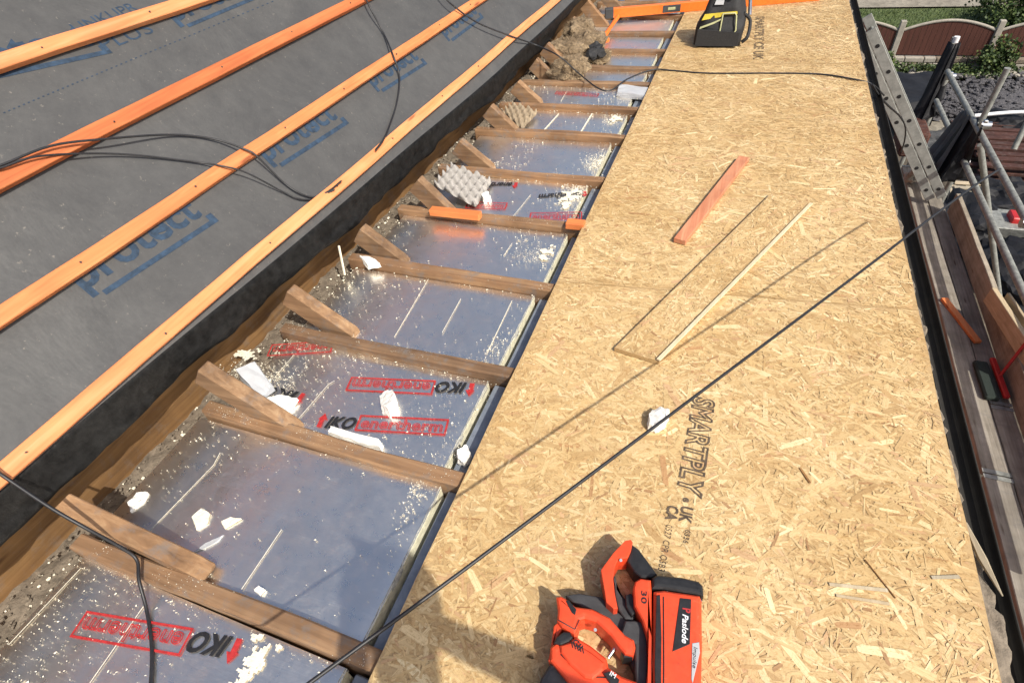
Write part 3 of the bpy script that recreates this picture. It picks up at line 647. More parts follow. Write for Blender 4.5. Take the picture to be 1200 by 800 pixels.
# orange stick
mb=MB(); a=G(796,283,.012); b_=G(872,186,.012); mb.bar(a,b_,.050,.022,bev=.002,cuts=8,warp=.002,seed=3)
mb.build('timber_stick',M['batten_stick'] if 'batten_stick' in M else wood('pink_timber',(.60,.19,.085),(.74,.30,.15),(.78,.42,.22),'Y',.7,dirt=.15),label='short salmon timber stick lying on the deck',cat='stick')
off=osb('strand_board_offcut',PX([(720,407),(904,226),(949,236),(772,423)],.018)[::-1],'narrow tapered strand board offcut lying on the deck',thick=.017,ztop=.0185,seed=31,main=1.0,group=None,cat='offcut',dens=1.3)
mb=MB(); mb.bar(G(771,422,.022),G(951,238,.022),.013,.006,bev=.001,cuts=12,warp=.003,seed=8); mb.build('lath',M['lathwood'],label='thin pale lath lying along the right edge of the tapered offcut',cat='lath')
# white foam chunk
def shard(name,pxs,z0,z1,label,mat='foamwhite',tilt=0,cat='foam piece',group='broken white foam pieces'):
    top=[G(x,y,z1) for x,y in pxs]; c=sum(top,Vector())/len(top); top=[c+(p-c)*(.86 if group else 1.) for p in top]
    A=[Vector((p.x,p.y,z0)) for p in top]; B=[Vector((c.x+(p.x-c.x)*.9,c.y+(p.y-c.y)*.9,z1+tilt*(p.x-c.x))) for p in top]
    n_=len(A); bm_=bmesh.new(); va=[bm_.verts.new(p) for p in A]; vb=[bm_.verts.new(p) for p in B]; bm_.faces.new(va); bm_.faces.new(vb[::-1])
    for q in range(n_): bm_.faces.new((va[q],vb[q],vb[(q+1)%n_],va[(q+1)%n_]))
    bmesh.ops.recalc_face_normals(bm_,faces=bm_.faces); bmesh.ops.triangulate(bm_,faces=bm_.faces); bmesh.ops.subdivide_edges(bm_,edges=bm_.edges,cuts=3,use_grid_fill=True)
    am=min(.004,(z1-z0)*.3)
    for v in bm_.verts:
        d_=noise.noise_vector(v.co*70)*am+noise.noise_vector(v.co*200)*am*.6; v.co+=d_
    b=MB(); b.bm(bm_); return b.build(name,M[mat],label=label,cat=cat,group=group)
shard('foam_piece',[(758,482),(763,476),(775,474),(788,480),(783,493),(770,501),(758,498)],.0,.035,'white foam chunk sitting on the deck under the taut line',tilt=.3)
shard('foam_piece',[(440,458),(452,452),(462,455),(466,467),(456,486),(444,478)],zi(2)+.003,zi(2)+.035,'folded white foam scrap standing on the stamped foil slab',tilt=.4)
shard('foam_piece',[(376,503),(380,495),(452,516),(451,525),(420,519)],zi(2)+.003,zi(2)+.03,'long white foam strip beside the second joist')
shard('foam_piece',[(534,526),(548,517),(553,531),(544,544),(534,538)],zi(2)+.003,zi(2)+.03,'small white foam lump in the corner by the deck edge')
shard('foam_piece',[(276,440),(302,424),(322,452),(305,466)],zi(2)+.01,zi(2)+.035,'foil faced foam flap leaning on the large rafter foot',mat='label_grey',tilt=-.5)
shard('foam_piece',[(306,465),(330,460),(352,465),(336,485),(316,476)],zi(2)+.003,zi(2)+.02,'flat white foam scrap beside the black stamp')
shard('foam_piece',[(418,298),(436,300),(447,308),(430,311)],-.03,-.005,'white foam scrap at the foot of the fourth rafter')
shard('foam_piece',[(146,590),(160,574),(176,573),(172,583),(150,603)],-.075,-.04,'pale foam wedge against the timber plate')
shard('foam_piece',[(222,605),(236,592),(247,599),(243,612),(228,621)],zi(1)+.003,zi(1)+.012,'yellow foam blot in the middle of the plain slab',mat='crumb')
shard('foam_piece',[(256,610),(270,604),(285,606),(272,614),(262,620)],zi(1)+.003,zi(1)+.008,'thin yellow foam smear beside the blot',mat='crumb')
shard('foam_piece',[(296,690),(303,685),(310,689),(304,697)],zi(1)+.003,zi(1)+.014,'tiny white foam crumb near the first joist')
shard('foil_scrap',[(224,648),(240,636),(262,626),(256,634),(238,643)],zi(1)+.003,zi(1)+.006,'curled bright foil tear beside the first joist',mat='label_grey',cat='foil scrap',group=None)
shard('foam_piece',[(494,225),(502,222),(507,232),(498,235)],-.03,-.0,'small foam lump at the corner of the grey egg tray')
shard('foam_piece',[(562,226),(572,222),(576,230),(566,234)],zi(5),zi(5)+.03,'white foam knob under the egg tray corner')
shard('foil_flap',[(724,98),(762,102),(757,113),(722,108)],zi(8)+.003,zi(8)+.03,'curled white foil flap at the deck edge',mat='label_grey',cat='foil flap',group=None)
# orange batten offcuts on joist 5
mb=MB(); a=G(505,247,.005); b_=G(563,253,.005); mb.bar(a,b_,.04,.03,bev=.002); mb.build('batten_offcut',M['batten_x'],label='orange batten offcut lying on a joist below the grey egg tray',cat='offcut',group='orange batten offcuts')
mb=MB(); a=G(664,262,-.004); b_=G(685,264,-.004); mb.bar(a,b_,.045,.028,bev=.002); mb.build('batten_offcut',M['batten_x'],label='small orange batten offcut at the deck edge',cat='offcut',group='orange batten offcuts')
# splinters on the deck
def splinter(a,b,w,label,z=.003,mat='palewood'):
    A=G(*a,z);B=G(*b,z); d=(B-A).normalized(); n=Vector((-d.y,d.x,0))
    mb=MB(); mb.prism_between([A-n*w*.3-Vector((0,0,.0025)),A+n*w*.3-Vector((0,0,.0025)),B+n*w*.15-Vector((0,0,.0025)),B-n*w*.5-Vector((0,0,.0025))],[A-n*w*.3,A+n*w*.3,B+n*w*.15,B-n*w*.5])
    mb.build('splinter',M[mat],label=label,cat='splinter',group='wood splinters on the deck')
splinter((972,684),(1040,690),.012,'pale splinter near the lower right, upper of two')
splinter((980,697),(1042,706),.010,'pale splinter near the lower right, lower of two')
splinter((1092,676),(1124,674),.012,'pale splinter near the right deck edge')
splinter((1014,655),(1050,700),.003,'thin dark splinter near the lower right',mat='plate')
splinter((938,548),(950,565),.008,'brown splinter above the lower right',mat='plate')
# projecting splinter at deck edge
mb=MB(); A=G(1131,612,-.012); B=G(1175,698,-.03); mb.tube([A,A.lerp(B,.5)+Vector((0,0,-.004)),B],[.004,.010,.0015],5,smooth=False); mb.build('splinter',M['palewood'],label='long split splinter hanging off the right deck edge',cat='splinter')
# ------------------------------------------------------------------ nail gun
K=4.445
def g(x,y): return (620+x/K,620+y/K)
gun=empty('nail_gun',G(755,730),'orange and black cordless nail gun lying on its side on the deck','nail gun')
def gp(name,pts,z0,z1,mat,bev=.004,par=gun,ztop=None,seg=3):
    P=PX([g(*p) for p in pts],z1); mb=MB()
    # ensure ccw
    A=sum(P[i][0]*P[(i+1)%len(P)][1]-P[(i+1)%len(P)][0]*P[i][1] for i in range(len(P)))
    if A<0: P=P[::-1]
    mb.prism(P,z0,z1,bev,seg=seg); ob=mb.build(name,M[mat],par)
    for p in ob.data.polygons: p.use_smooth=False
    return ob
gp('motor_housing',[(650,318),(700,312),(890,340),(902,370),(905,600),(900,830),(880,1010),(690,1010),(645,830)],.006,.088,'orange_plastic',.012)
gp('housing_rib',[(664,345),(683,340),(690,560),(688,830),(684,960),(660,960),(655,700)],.06,.0905,'black_plastic',.001)
gp('end_cap',[(642,248),(665,232),(800,246),(885,266),(908,290),(912,345),(890,338),(700,308),(640,306)],.004,.082,'black_plastic',.010)
gp('side_flange',[(543,300),(552,268),(580,252),(636,260),(640,320),(645,560),(640,800),(636,960),(600,960),(622,700),(618,560),(590,470),(548,392)],.010,.080,'orange_plastic',.008)
gp('rubber_grip',[(470,560),(500,470),(550,470),(590,480),(618,570),(622,720),(606,960),(560,960),(565,860),(552,740),(548,600)],.008,.058,'grey_plastic',.008)
gp('magazine_arm',[(535,75),(570,100),(620,165),(668,232),(640,252),(585,250),(545,215),(512,160)],.010,.062,'black_plastic',.006)
gp('front_guard',[(374,210),(440,120),(500,58),(530,52),(540,66),(530,110),(512,148),(468,150),(448,190),(438,250),(446,330),(462,410),(440,412),(402,378),(390,300)],.012,.072,'orange_plastic',.002)
gp('guard_inner_shade',[(440,230),(452,250),(462,300),(500,360),(540,400),(556,440),(540,475),(500,465),(466,418),(446,340)],.008,.048,'grey_plastic',.005)  # dark strip, shade on the guard's inner side put into its colour
gp('trigger_block',[(500,340),(530,330),(548,350),(556,430),(535,450),(505,400)],.012,.060,'black_plastic',.004)
gp('lower_web',[(190,340),(260,330),(380,350),(440,412),(520,470),(560,560),(552,740),(470,560),(380,450),(300,410),(230,380)],.006,.040,'grey_plastic',.006)
gp('handle',[(140,348),(165,342),(200,362),(240,398),(330,410),(420,455),(500,545),(548,572),(556,610),(545,655),(500,645),(470,612),(420,545),(350,480),(290,462),(262,470),(250,520),(235,545),(170,505),(145,470),(150,410)],.014,.078,'orange_plastic',.010)
gp('handle_slot',[(192,372),(205,366),(246,415),(240,445),(222,432)],.06,.0795,'black_plastic',.001)
gp('battery_housing',[(110,610),(135,588),(200,575),(250,560),(320,600),(405,668),(415,715),(480,760),(560,790),(640,850),(640,1000),(400,1010),(300,900),(210,800),(110,680)],.008,.070,'orange_plastic',.010)
gp('housing_step',[(160,600),(230,580),(330,640),(395,690),(390,730),(330,780),(290,770),(210,700),(165,640)],.05,.078,'orange_plastic',.008)
gp('release_lever',[(128,590),(140,560),(180,528),(215,532),(228,560),(210,580),(165,600)],.02,.076,'black_plastic',.006)
gp('rubber_foot',[(40,830),(60,770),(110,690),(150,700),(215,790),(300,890),(290,980),(60,980)],.004,.055,'grey_plastic',.012)
gp('rear_strip',[(128,500),(150,480),(180,510),(150,560),(130,600),(112,690),(100,680),(115,600)],.01,.06,'orange_plastic',.004)
gp('nose_button',[(478,630),(505,622),(548,640),(540,668),(492,664)],.02,.066,'black_plastic',.005)
gp('model_badge',[(388,748),(420,738),(470,780),(462,815),(425,800)],.06,.0795,'black_plastic',.001)
mb=MB(); mb.tube([G(*g(412,668),.03),G(*g(446,618),.034)],.0042,8); mb.build('nail_tip',M['steel'],gun)
for pts_,z_ in (([(700,350),(702,700),(700,960)],.0885),([(150,470),(240,520),(262,470)],.0785),([(165,650),(215,700),(300,765),(400,770),(470,830)],.0705)):
    mb=MB(); mb.tube([G(*g(*p_),z_) for p_ in pts_],.0012,5); mb.build('moulded_seam',M['black_plastic'],gun)
for k_ in range(5):
    mb=MB(); mb.box(G(*g(225+k_*14,600+k_*7),.0785),(.002,.012,.0012),rot=Matrix.Rotation(.5,3,'Z')); mb.build('vent_slot',M['black_plastic'],gun)
for q in ((478,160),(345,522),(700,345),(595,275),(890,372),(720,330)):
    mb=MB(); mb.tube([G(*g(*q),.06),G(*g(*q),.074)],.0035,8); mb.build('screw',M['steel'],gun)
bad=gp('brand_badge',[(786,356),(845,362),(838,596),(748,634)],.080,.0895,'black_plastic',.0008)
gp('side_label',[(850,592),(886,586),(890,640),(852,800),(846,780)],.080,.0893,'label_grey',.0005)
def guntext(body,pa,pb,size,mat,z,**k):
    a=G(*g(*pa),z);b=G(*g(*pb),z); X=(b-a).normalized(); Y=Vector((-X.y,X.x,0)); text_mesh(body,M[mat],gun,'lettering',a,X,Y,width=(b-a).length,size=size,raise_=.0008,**k)
guntext('Paslode',(800,440),(796,590),.016,'ink_white',.0895,bold=.025,shear=.2)
guntext('P',(800,408),(801,432),.022,'ink_red',.0895,bold=.03)
guntext('Impulse',(858,610),(852,720),.010,'ink_black',.0893,shear=.2)
guntext('30',(585,318),(585,385),.016,'ink_black',.080,bold=.02)
guntext('GII',(222,590),(262,632),.018,'ink_black',.078,bold=.02)
guntext('IM',(418,756),(446,776),.012,'ink_white',.0795,bold=.02)
# ------------------------------------------------------------------ tool bag
bc=G(842,48); bag=empty('tool_bag',G(842,50),'black tool bag with yellow trim standing on the far deck','tool bag')
bx0=G(811,56).x; bx1=G(868,52).x; by=G(840,55).y; bw=bx1-bx0; bh=.30
mb=MB()
def bagfn(u,v):
    # rounded body: v height 0..1, u around
    a=2*math.pi*u; hh=bh*v; tp=1-.45*max(0,(v-.35)/.65)**1.1; rx=bw/2*tp*1.02; ry=.14*tp
    c,s_=math.cos(a),math.sin(a); e=.45
    x=rx*math.copysign(abs(c)**e,c); y=ry*math.copysign(abs(s_)**e,s_)
    w=.02*noise.noise(Vector((x*9,y*9,hh*9)))+.01*noise.noise(Vector((x*25,y*25,hh*25)))
    return Vector(((bx0+bx1)/2+x*(1+w*4)+.02*v,by+.13+y+w+.03*v,.003+hh))
mb.grid(bagfn,40,22); mb.add([bagfn(i/40,1) for i in range(40)],[tuple(range(40))]); mb.build('bag_body',M['fabric'],bag)
# front pocket, trims
def bf(u,v,off): # front face point: u -1..1 across, v 0..1 height
    tp=1-.45*max(0,(v-.35)/.65)**1.1
    return Vector(((bx0+bx1)/2+u*bw/2*tp+.02*v,by+.13-.14*tp-off+.03*v,.003+bh*v))
def patch(name,uv,off,th,mat):
    mb=MB(); mb.prism_between([bf(u,v,off) for u,v in uv],[bf(u,v,off+th) for u,v in uv]); mb.build(name,M[mat],bag)
patch('yellow_band',[(-.92,.52),(-.1,.58),(.1,.62),(.7,.63),(.7,.68),(-.1,.66),(-.9,.63)],.004,.004,'yellow')
patch('yellow_flash',[(-.85,.40),(-.3,.5),(0,.56),(0,.535),(-.3,.46),(-.85,.36)],.006,.004,'palegreen')
patch('front_pocket',[(-.9,.03),(.85,.03),(.85,.30),(-.9,.36)],.002,.02,'fabric')
mb=MB(); loop=[bf(u,v,.012) for u,v in [(.0,.64),(.6,.65),(.66,.60),(.66,.34),(.6,.27),(.12,.25),(.02,.32),(.0,.6),(.0,.64)]]; mb.tube(loop,.005,6); mb.build('phone_pocket_piping',M['palegreen'],bag)
patch('name_label',[(-.62,.80),(-.10,.80),(-.10,.88),(-.62,.88)],.006,.003,'label_grey')
mb=MB(); mb.tube(clean_path([bf(.9,.6,.0)+Vector((.01,.05,0)),bf(1.15,.45,-.03)+Vector((.01,.05,.0)),bf(1.2,.2,-.02),bf(1.02,.08,-.02)]),.012,6); mb.build('shoulder_strap',M['fabric'],bag)
mb=MB(); mb.tube(clean_path([bf(.8,.85,-.04),bf(1.25,.95,-.12),bf(1.3,.8,-.2)]),.010,6); mb.build('yellow_strap',M['palegreen'],bag)
mb=MB(); mb.tube(clean_path([bf(-.4,.98,-.06),bf(-.35,1.15,-.08),bf(.35,1.15,-.08),bf(.4,.98,-.06)]),.013,7); mb.build('carry_handle',M['fabric'],bag)
t=MB(); 
for a_,b__ in (((.05,.93),(.2,1.0)),((.1,1.02),(.4,.92)),((.3,.98),(.5,1.05))):
    t.tube([bf(*a_,.02),bf(*b__,.02)],.009,7)
t.build('buckle',M['label_grey'],bag)
text_mesh('FATMAX'[:0]+'TOOLS'[:0]+'H',M['ink_black'],bag,'label_mark',bf(-.5,.82,.0095),(1,0,0),(0,.1,1),size=.02) if False else None
# tools standing beside it
mb=MB(); mb.tube([bf(1.2,.5,-.12),bf(1.5,1.0,-.25)],.012,8); mb.build('steel_tool',M['steel'],bag)
# ------------------------------------------------------------------ spirit level across joists
la=G(716,19,.012); lb=G(960,-2.0,.012)
lv=empty('spirit_level',la.lerp(lb,.5),'long orange spirit level lying across the far joists and deck','spirit level')
dl=(lb-la).normalized(); nl=Vector((-dl.y,dl.x,0))
mb=MB(); mb.bar(la+Vector((0,0,.022)),lb+Vector((0,0,.022)),.05,.068,bev=.003); mb.build('level_body',M['orange_bright'],lv)
mb=MB(); c=la.lerp(lb,.0)+dl*((G(786,11,.02)-la).dot(dl)); mb.bar(c-dl*.07+Vector((0,0,.022)),c+dl*.07+Vector((0,0,.022)),.054,.052,bev=.002); mb.build('vial_window',M['grey_plastic'],lv)
mb=MB(); mb.bar(c-dl*.03+Vector((0,0,.022)),c+dl*.03+Vector((0,0,.022)),.058,.02,bev=.002); mb.build('vial',M['palegreen'],lv)
mb=MB(); mb.bar(la-dl*.05+Vector((0,0,.022)),la+dl*.02+Vector((0,0,.022)),.055,.072,bev=.004); mb.build('level_end_cap',M['grey_plastic'],lv)
# orange tool at its left end
hm=empty('hand_tool',G(713,34,.0),'small orange handled tool leaning against the spirit level','hand tool')
a=G(706,46,.0); b_=G(724,20,.02); mb=MB(); mb.tube([a,a.lerp(b_,.5),b_],[.02,.014,.018],8); mb.build('tool_handle',M['orange_bright'],hm)
mb=MB(); mb.bar(G(702,46,.0),G(712,48,.0),.05,.03,bev=.004); mb.build('tool_foot',M['orange_bright'],hm)
mb=MB(); mb.chunk(G(728,14,.02),(.05,.05,.03),3,sub=2,rough=.4); mb.build('tool_head',M['grey_plastic'],hm)
# wool heap
def heap(name,blobs,mat,label,cat,fib=9000):
    mb=MB()
    for k,(c,s_) in enumerate(blobs): mb.chunk(c,(s_[0]*.92,s_[1]*.92,s_[2]*.85),k*3.3+1,sub=5,rough=.45)
    for v in mb.v:
        d=noise.noise_vector(v*11)*.022+noise.noise_vector(v*30)*.010+noise.noise_vector(v*80)*.004; v+=d
    for _ in range(fib):
        k=random.randrange(len(blobs)); c,s_=blobs[k]; d=Vector((random.gauss(0,1),random.gauss(0,1),abs(random.gauss(0,1)))).normalized()*.97
        p=Vector((c[0]+d.x*s_[0],c[1]+d.y*s_[1],c[2]+d.z*s_[2])); e=p+Vector((random.gauss(0,.022),random.gauss(0,.022),random.gauss(0.0,.012)))
        n=Vector((random.gauss(0,1),random.gauss(0,1),0)).normalized()*.0012; mb.add([p-n,p+n,e],[(0,1,2)])
    return mb.build(name,mat,label=label,cat=cat)
w1=G(668,82,.0); w2=G(688,52,.0); w3=G(662,62,.03); w4=G(700,66,-.02); w5=G(678,36,.02)
heap('wool_heap',[(w1,(.13,.15,.09)),(w3,(.13,.14,.09)),(w2,(.14,.18,.09)),(w5,(.12,.2,.08)),(w4,(.10,.10,.04))],M['wool'],'heap of old brown mineral wool between the rafter feet','insulation wool')
mb=MB()
for k,(px_,z_) in enumerate([((698,56),.03),((703,62),.02),((694,64),.02)]): mb.chunk(G(*px_,z_),(.05,.05,.035),k+9,sub=2,rough=.6)
mb.build('dark_rag',M['fabric'],label='dark crumpled rag at the foot of the wool heap',cat='rag')
# egg trays
def tray(px4,z,nx,ny,mat,label,tilt=0.):
    P=[G(x,y,z_) for (x,y),z_ in zip(px4,z)]   # corners near-left, near-right, far-right, far-left
    mb=MB(); S=12
    def fn(u,v):
        p=P[0].lerp(P[1],u).lerp(P[3].lerp(P[2],u),v)
        a=math.cos(2*math.pi*u*nx)*math.cos(2*math.pi*v*ny)
        hgt=.022*(a if a<0 else a**.6)
        if u<.001 or u>.999 or v<.001 or v>.999: hgt=-.014
        return p+Vector((0,0,hgt))
    mb.grid(fn,nx*S,ny*S); o=mb.build('egg_tray',mat,label=label,cat='egg tray',group='moulded pulp egg trays'); solidify(o,.002); return o
tray([(557,240),(576,210),(528,192),(508,214)],[-.02,-.02,.06,.06],4,3,M['pulp'],'pale grey moulded pulp egg tray leaning between rafter feet')
tray([(611,150),(630,130),(600,121),(588,130)],[-.02,-.015,.03,.03],3,3,M['pulp_brown'],'brown moulded pulp egg tray farther up the row')
# thin white offcut stick near timber
mb=MB(); mb.bar(G(404,322,-.03),G(397,288,.10),.006,.006,bev=0); mb.build('white_stick',M['crumb'],label='thin white stick leaning against the timber plate',cat='stick')
# ------------------------------------------------------------------ outer wall, gutter
mb=MB(); mb.box((.60,2.8,-1.9),(.22,7.4,3.6)); 
for v in mb.v: pass
mb.build('brick_wall',M['brick'],label='brick wall under the right edge of the deck',cat='wall')
mb=MB()
def fn(u,v):
    y=-.9+7.4*v; w=.026+.022*noise.noise(Vector((y*5,0,0)))+.014*noise.noise(Vector((y*13,0,0)))+.012*noise.noise(Vector((y*41,0,0)))
    if y<.9: w+=.02
    x=.64+u*(w+.04); z=-.028-.012*u+.010*noise.noise(Vector((x*40,y*30,0)))
    if u>.93: z-=.05+.02*noise.noise(Vector((y*30,1,0)))
    if u>.99: z-=.1
    return Vector((x,y,z))
mb.grid(fn,14,500); mb.build('mortar_bed',M['mortar'],label='ragged mortar bed showing beyond the right deck edge',cat='mortar')
mb=MB()
gx=.79; 
mb.grid(lambda u,v:Vector((gx-.036+.028*-math.cos(math.pi*u),-.9+7.4*v,-.085-.035*math.sin(math.pi*u))),16,2,flip=False)
o=mb.build('gutter',M['gutter'],label='black half round gutter along the right side of the roof',cat='gutter'); solidify(o,.003,0)
mb=MB(); mb.box((.714,2.8,-.21),(.020,7.4,.22)); mb.build('fascia_board',M['gutter'],label='dark fascia board behind the gutter',cat='fascia')
# ------------------------------------------------------------------ scaffold
PZ=-1.85
def board(x0,x1,y0,y1,z,th,label,mat='scafboard',cuts=30,grp='scaffold boards of the platform'):
    mb=MB(); mb.bar(((x0+x1)/2,y0,z-th/2),((x0+x1)/2,y1,z-th/2),x1-x0,th,bev=.004,cuts=cuts,warp=.006,seed=random.random()*20)
    o=mb.build('scaffold_board',M[mat],label=label,cat='scaffold board',group=grp)
    for yy in (y0+.01,y1-.01):
        e=MB(); e.box(((x0+x1)/2,yy,z+.002),(x1-x0+.004,.03,.004)); e.build('end_band',M['galv'],o)
    return o
board(1.80,1.945,-1.0,2.6,PZ,.038,'nearer sunlit scaffold board beside the gutter')
board(1.80,1.945,2.62,6.6,PZ,.038,'farther scaffold board beside the gutter, under the ladder foot')
board(1.953,2.075,-1.0,3.2,PZ-.004,.038,'nearer scaffold board against the toe board')
board(1.953,2.075,3.22,6.6,PZ-.004,.038,'farther scaffold board against the toe board')
mb=MB(); mb.bar((2.10,-1,PZ+.09),(2.10,5.7,PZ+.09),.038,.20,bev=.004,cuts=30,warp=.01,seed=4); mb.build('toe_board',M['scafboard'],label='upright toe board along the outer side of the platform',cat='scaffold board')
mb=MB(); mb.bar(G(1160,345,-1.60),G(1215,430,-1.60),.035,.13,bev=.003); mb.build('loose_board',M['palewood'],label='pale loose board standing outside the toe board',cat='board',group='pale boards outside the toe board')
mb=MB(); mb.bar(G(1178,349,-1.60),G(1225,421,-1.60),.02,.10,bev=.003); mb.build('loose_board',M['palewood'],label='second thinner pale board, outermost by the toe board',cat='board',group='pale boards outside the toe board')
# timber offcut on the boards, broom
mb=MB(); mb.bar(G(1106,350,PZ+.016),G(1146,401,PZ+.016),.048,.025,bev=.002,cuts=5,warp=.002); mb.build('batten_offcut',M['batten'],label='orange batten offcut with nail holes lying on the scaffold boards',cat='offcut')
br=empty('broom_head',G(1165,445,PZ+.01),'red backed brush with dark bristles lying on the scaffold boards','brush')
mb=MB(); mb.bar(G(1163,420,PZ+.04),G(1180,466,PZ+.04),.035,.03,bev=.006); mb.build('brush_back',M['redpaint'],br)
mb=MB(); mb.bar(G(1148,424,PZ+.022),G(1163,468,PZ+.022),.085,.04,bev=.01,cuts=6,warp=.006); mb.build('bristles',M['greenbr'],br)
mb=MB(); mb.tube([G(1172,440,PZ+.05),G(1205,398,PZ+.32)],.010,8); mb.build('brush_handle',M['redpaint'],br)
def stube(a,b,label,r=.026,grp='galvanised scaffold tubes'):
    mb=MB(); mb.tube([a,b],r,14); o=mb.build('scaffold_tube',M['galv'],label=label,cat='scaffold tube',group=grp); return o
RX=2.14
def atX(px,py,X):
    d=ray(px,py); t=X/d.x; return Vector((X,d.y*t,H+d.z*t))
A=atX(1112,87,RX);B=atX(1200,253,RX); stube(A+(A-B)*.03,B+(B-A)*.8,'upper guard rail tube running along the scaffold')
A2=atX(1097,118,RX+.0);B2=atX(1200,345,RX); stube(A2,B2+(B2-A2)*.6,'lower guard rail tube running along the scaffold')
A=atX(1181,80,2.19); stube(A,Vector((A.x,A.y-.02,-4.2)),'upright scaffold standard with its top clear of the rail')
A=atX(1112,86,2.19); stube(A,Vector((A.x,A.y,-4.2)),'upright scaffold standard at the far end of the rails')
A=atX(1119,44,2.19); stube(A,Vector((A.x,A.y,-4.2)),'tall upright scaffold standard wrapped in black sheet')
a=Vector((2.14,5.9,-1.27)); b_=Vector((2.62,6.05,-2.15)); stube(a,a+(b_-a)*3.2,'raking scaffold tube braced outward below the upper rail')
A=atX(1200,128,2.4); stube(G(1188,175,-1.6),G(1215,120,-1.2),'short tube at the right edge of the view')
cps=[atX(1153,147,RX+.02),atX(1128,190,RX+.02),atX(1113,90,RX+.02),atX(1202,262,RX)]
for i,c in enumerate(cps):
    mb=MB(); mb.tube([c-Vector((.03,0,0)),c+Vector((.05,0,0))],.036,10); mb.box(c+Vector((.0,.0,.035)),(.03,.045,.03),.004); mb.build('scaffold_coupler',M['steel'],label=['coupler joining upper rail to the free topped standard','coupler under the black sheet on the lower rail','coupler at the far end of the upper rail','coupler with a bright bolt at the right frame edge'][i],cat='coupler',group='scaffold couplers')
# ladder
lad=empty('ladder',(1.9,5.95,PZ),'grey aluminium extension ladder leaning on the far roof edge','ladder')
def lp(k): return Vector((1.126+.148*k,5.96-.028*k,-.7-.2*k))
ld=(lp(1)-lp(0)).normalized(); ln=Vector((ld.z*-1,0,ld.x)).normalized(); ln=Vector((-ld.z,0,ld.x)) if (-ld.z)>0 else Vector((ld.z,0,-ld.x)); ln.normalize()
sp=(lp(1)-lp(0)).length
for sec,(k0,k1,off_) in enumerate([(-6.2,5.45,0.),(-1.45,5.55,.088)]):
    for side in (0,1):
        a=lp(k0)+ln*off_+Vector((0,.42*side,0)); b_=lp(k1)+ln*off_+Vector((0,.42*side,0))
        mb=MB(); mb.bar(a,b_,.028,.080,up=tuple(ln),bev=.003); st_=mb.build('stile',M['alu'],lad)
        if side==0:
            k=math.ceil(k0)+(0 if sec==0 else .15)
            while k<k1:
                c=lp(k)+ln*off_; h=MB(); h.tube([c+Vector((0,-.010,0)),c+Vector((0,-.0165,0))],.017,10); h.build('rung_end',M['hole'],st_); k+=1
    k=math.ceil(k0)
    while k<k1:
        a=lp(k)+ln*off_; mb=MB(); mb.tube([a,a+Vector((0,.42,0))],.014,8); mb.build('rung',M['alu'],lad); k+=1
# black cloth over the rail
def cloth(name,top,bot,mat,label,amp=.03,n=30,fold=9,cat='sheet'):
    mb=MB()
    def fn(u,v):
        T=poly_at(top,u); Bp=poly_at(bot,u); p=T.lerp(Bp,v)
        return p+Vector((amp*(.4+v)*math.sin(u*fold*2+v*1.5),amp*math.cos(u*fold*3+v*2)*.6,-.03*math.sin(math.pi*v)+.02*noise.noise(p*9)))
    mb.grid(fn,n,n//2); o=mb.build(name,mat,label=label,cat=cat); solidify(o,.003); return o
def poly_at(P,u):
    u=min(max(u,0),.9999)*(len(P)-1); i=int(u); return Vector(P[i]).lerp(Vector(P[i+1]),u-i)
cloth('black_sheet',[atX(1132,128,2.13),atX(1146,142,2.15),atX(1153,150,2.11)],[G(1082,186,-1.72),G(1102,216,-1.7),G(1128,208,-1.72)],M['tarp'],'black plastic sheet draped from the upper rail towards the ladder',.025)
cloth('grey_sheet',[atX(1126,131,2.12),atX(1132,128,2.12),atX(1138,137,2.12)],[G(1078,184,-1.7),G(1086,194,-1.7),G(1094,207,-1.7)],M['tarp_grey'],'grey sheet folded along the left side of the black one',.012)
A=atX(1119,50,2.17); 
cloth('black_wrap',[A+Vector((-.06,0,0)),A+Vector((0,-.07,0)),A+Vector((.06,0,0))],[atX(1062,142,1.95),atX(1080,150,2.1),atX(1103,116,2.2)],M['tarp'],'black sheeting bunched down the tall wrapped standard',.03)
mb=MB(); mb.tube([A+Vector((0,0,.0)),A+Vector((0,0,.06))],.03,10); mb.build('tube_cap',M['ink_white'],label='white cap on top of the tall wrapped standard',cat='cap')
# dark platform end things under the ladder
mb=MB(); mb.box(G(1068,160,-1.9),(.25,.5,.3),.03); mb.build('dark_crate',M['redwood'],label='dark reddish crate below the ladder',cat='crate')
mb=MB(); mb.chunk(G(1068,207,PZ+.06),(.07,.09,.05),2,sub=3); mb.build('rubble_sack',M['conc_pale'],label='pale dusty sack on the platform beside the ladder foot',cat='sack')
mb=MB(); mb.tube([G(1064,208,PZ+.1),G(1078,196,PZ+.25)],.035,12); mb.build('grey_pipe_end',M['galv'],label='short grey pipe beside the ladder foot',cat='pipe')
# ------------------------------------------------------------------ the ground below
GZ=-4.2
def sheet(name,pts,z,mat,kind='structure',**k):
    mb=MB(); mb.add([Vector((p[0],p[1],z)) for p in pts],[tuple(range(len(pts)))]); 
    A_=sum(pts[i][0]*pts[(i+1)%len(pts)][1]-pts[(i+1)%len(pts)][0]*pts[i][1] for i in range(len(pts)))
    if A_<0: mb.f=[f[::-1] for f in mb.f]
    return mb.build(name,mat,kind=kind,**k)
sheet('ground',[(-60,-60),(80,-60),(80,120),(-60,120)],GZ,M['soil'])
gg=lambda *p:[(G(x,y,GZ).x,G(x,y,GZ).y) for x,y in p]
FY_=16.65
sheet('lawn',[(-8,FY_+.09),(14,FY_+.09),(14,20.6),(-8,20.6)],GZ+.36,M['grass'])
sheet('pavement',[(-8,20.6),(6.4,20.6),(8.5,34),(-8,34)],GZ+.40,M['paving'])
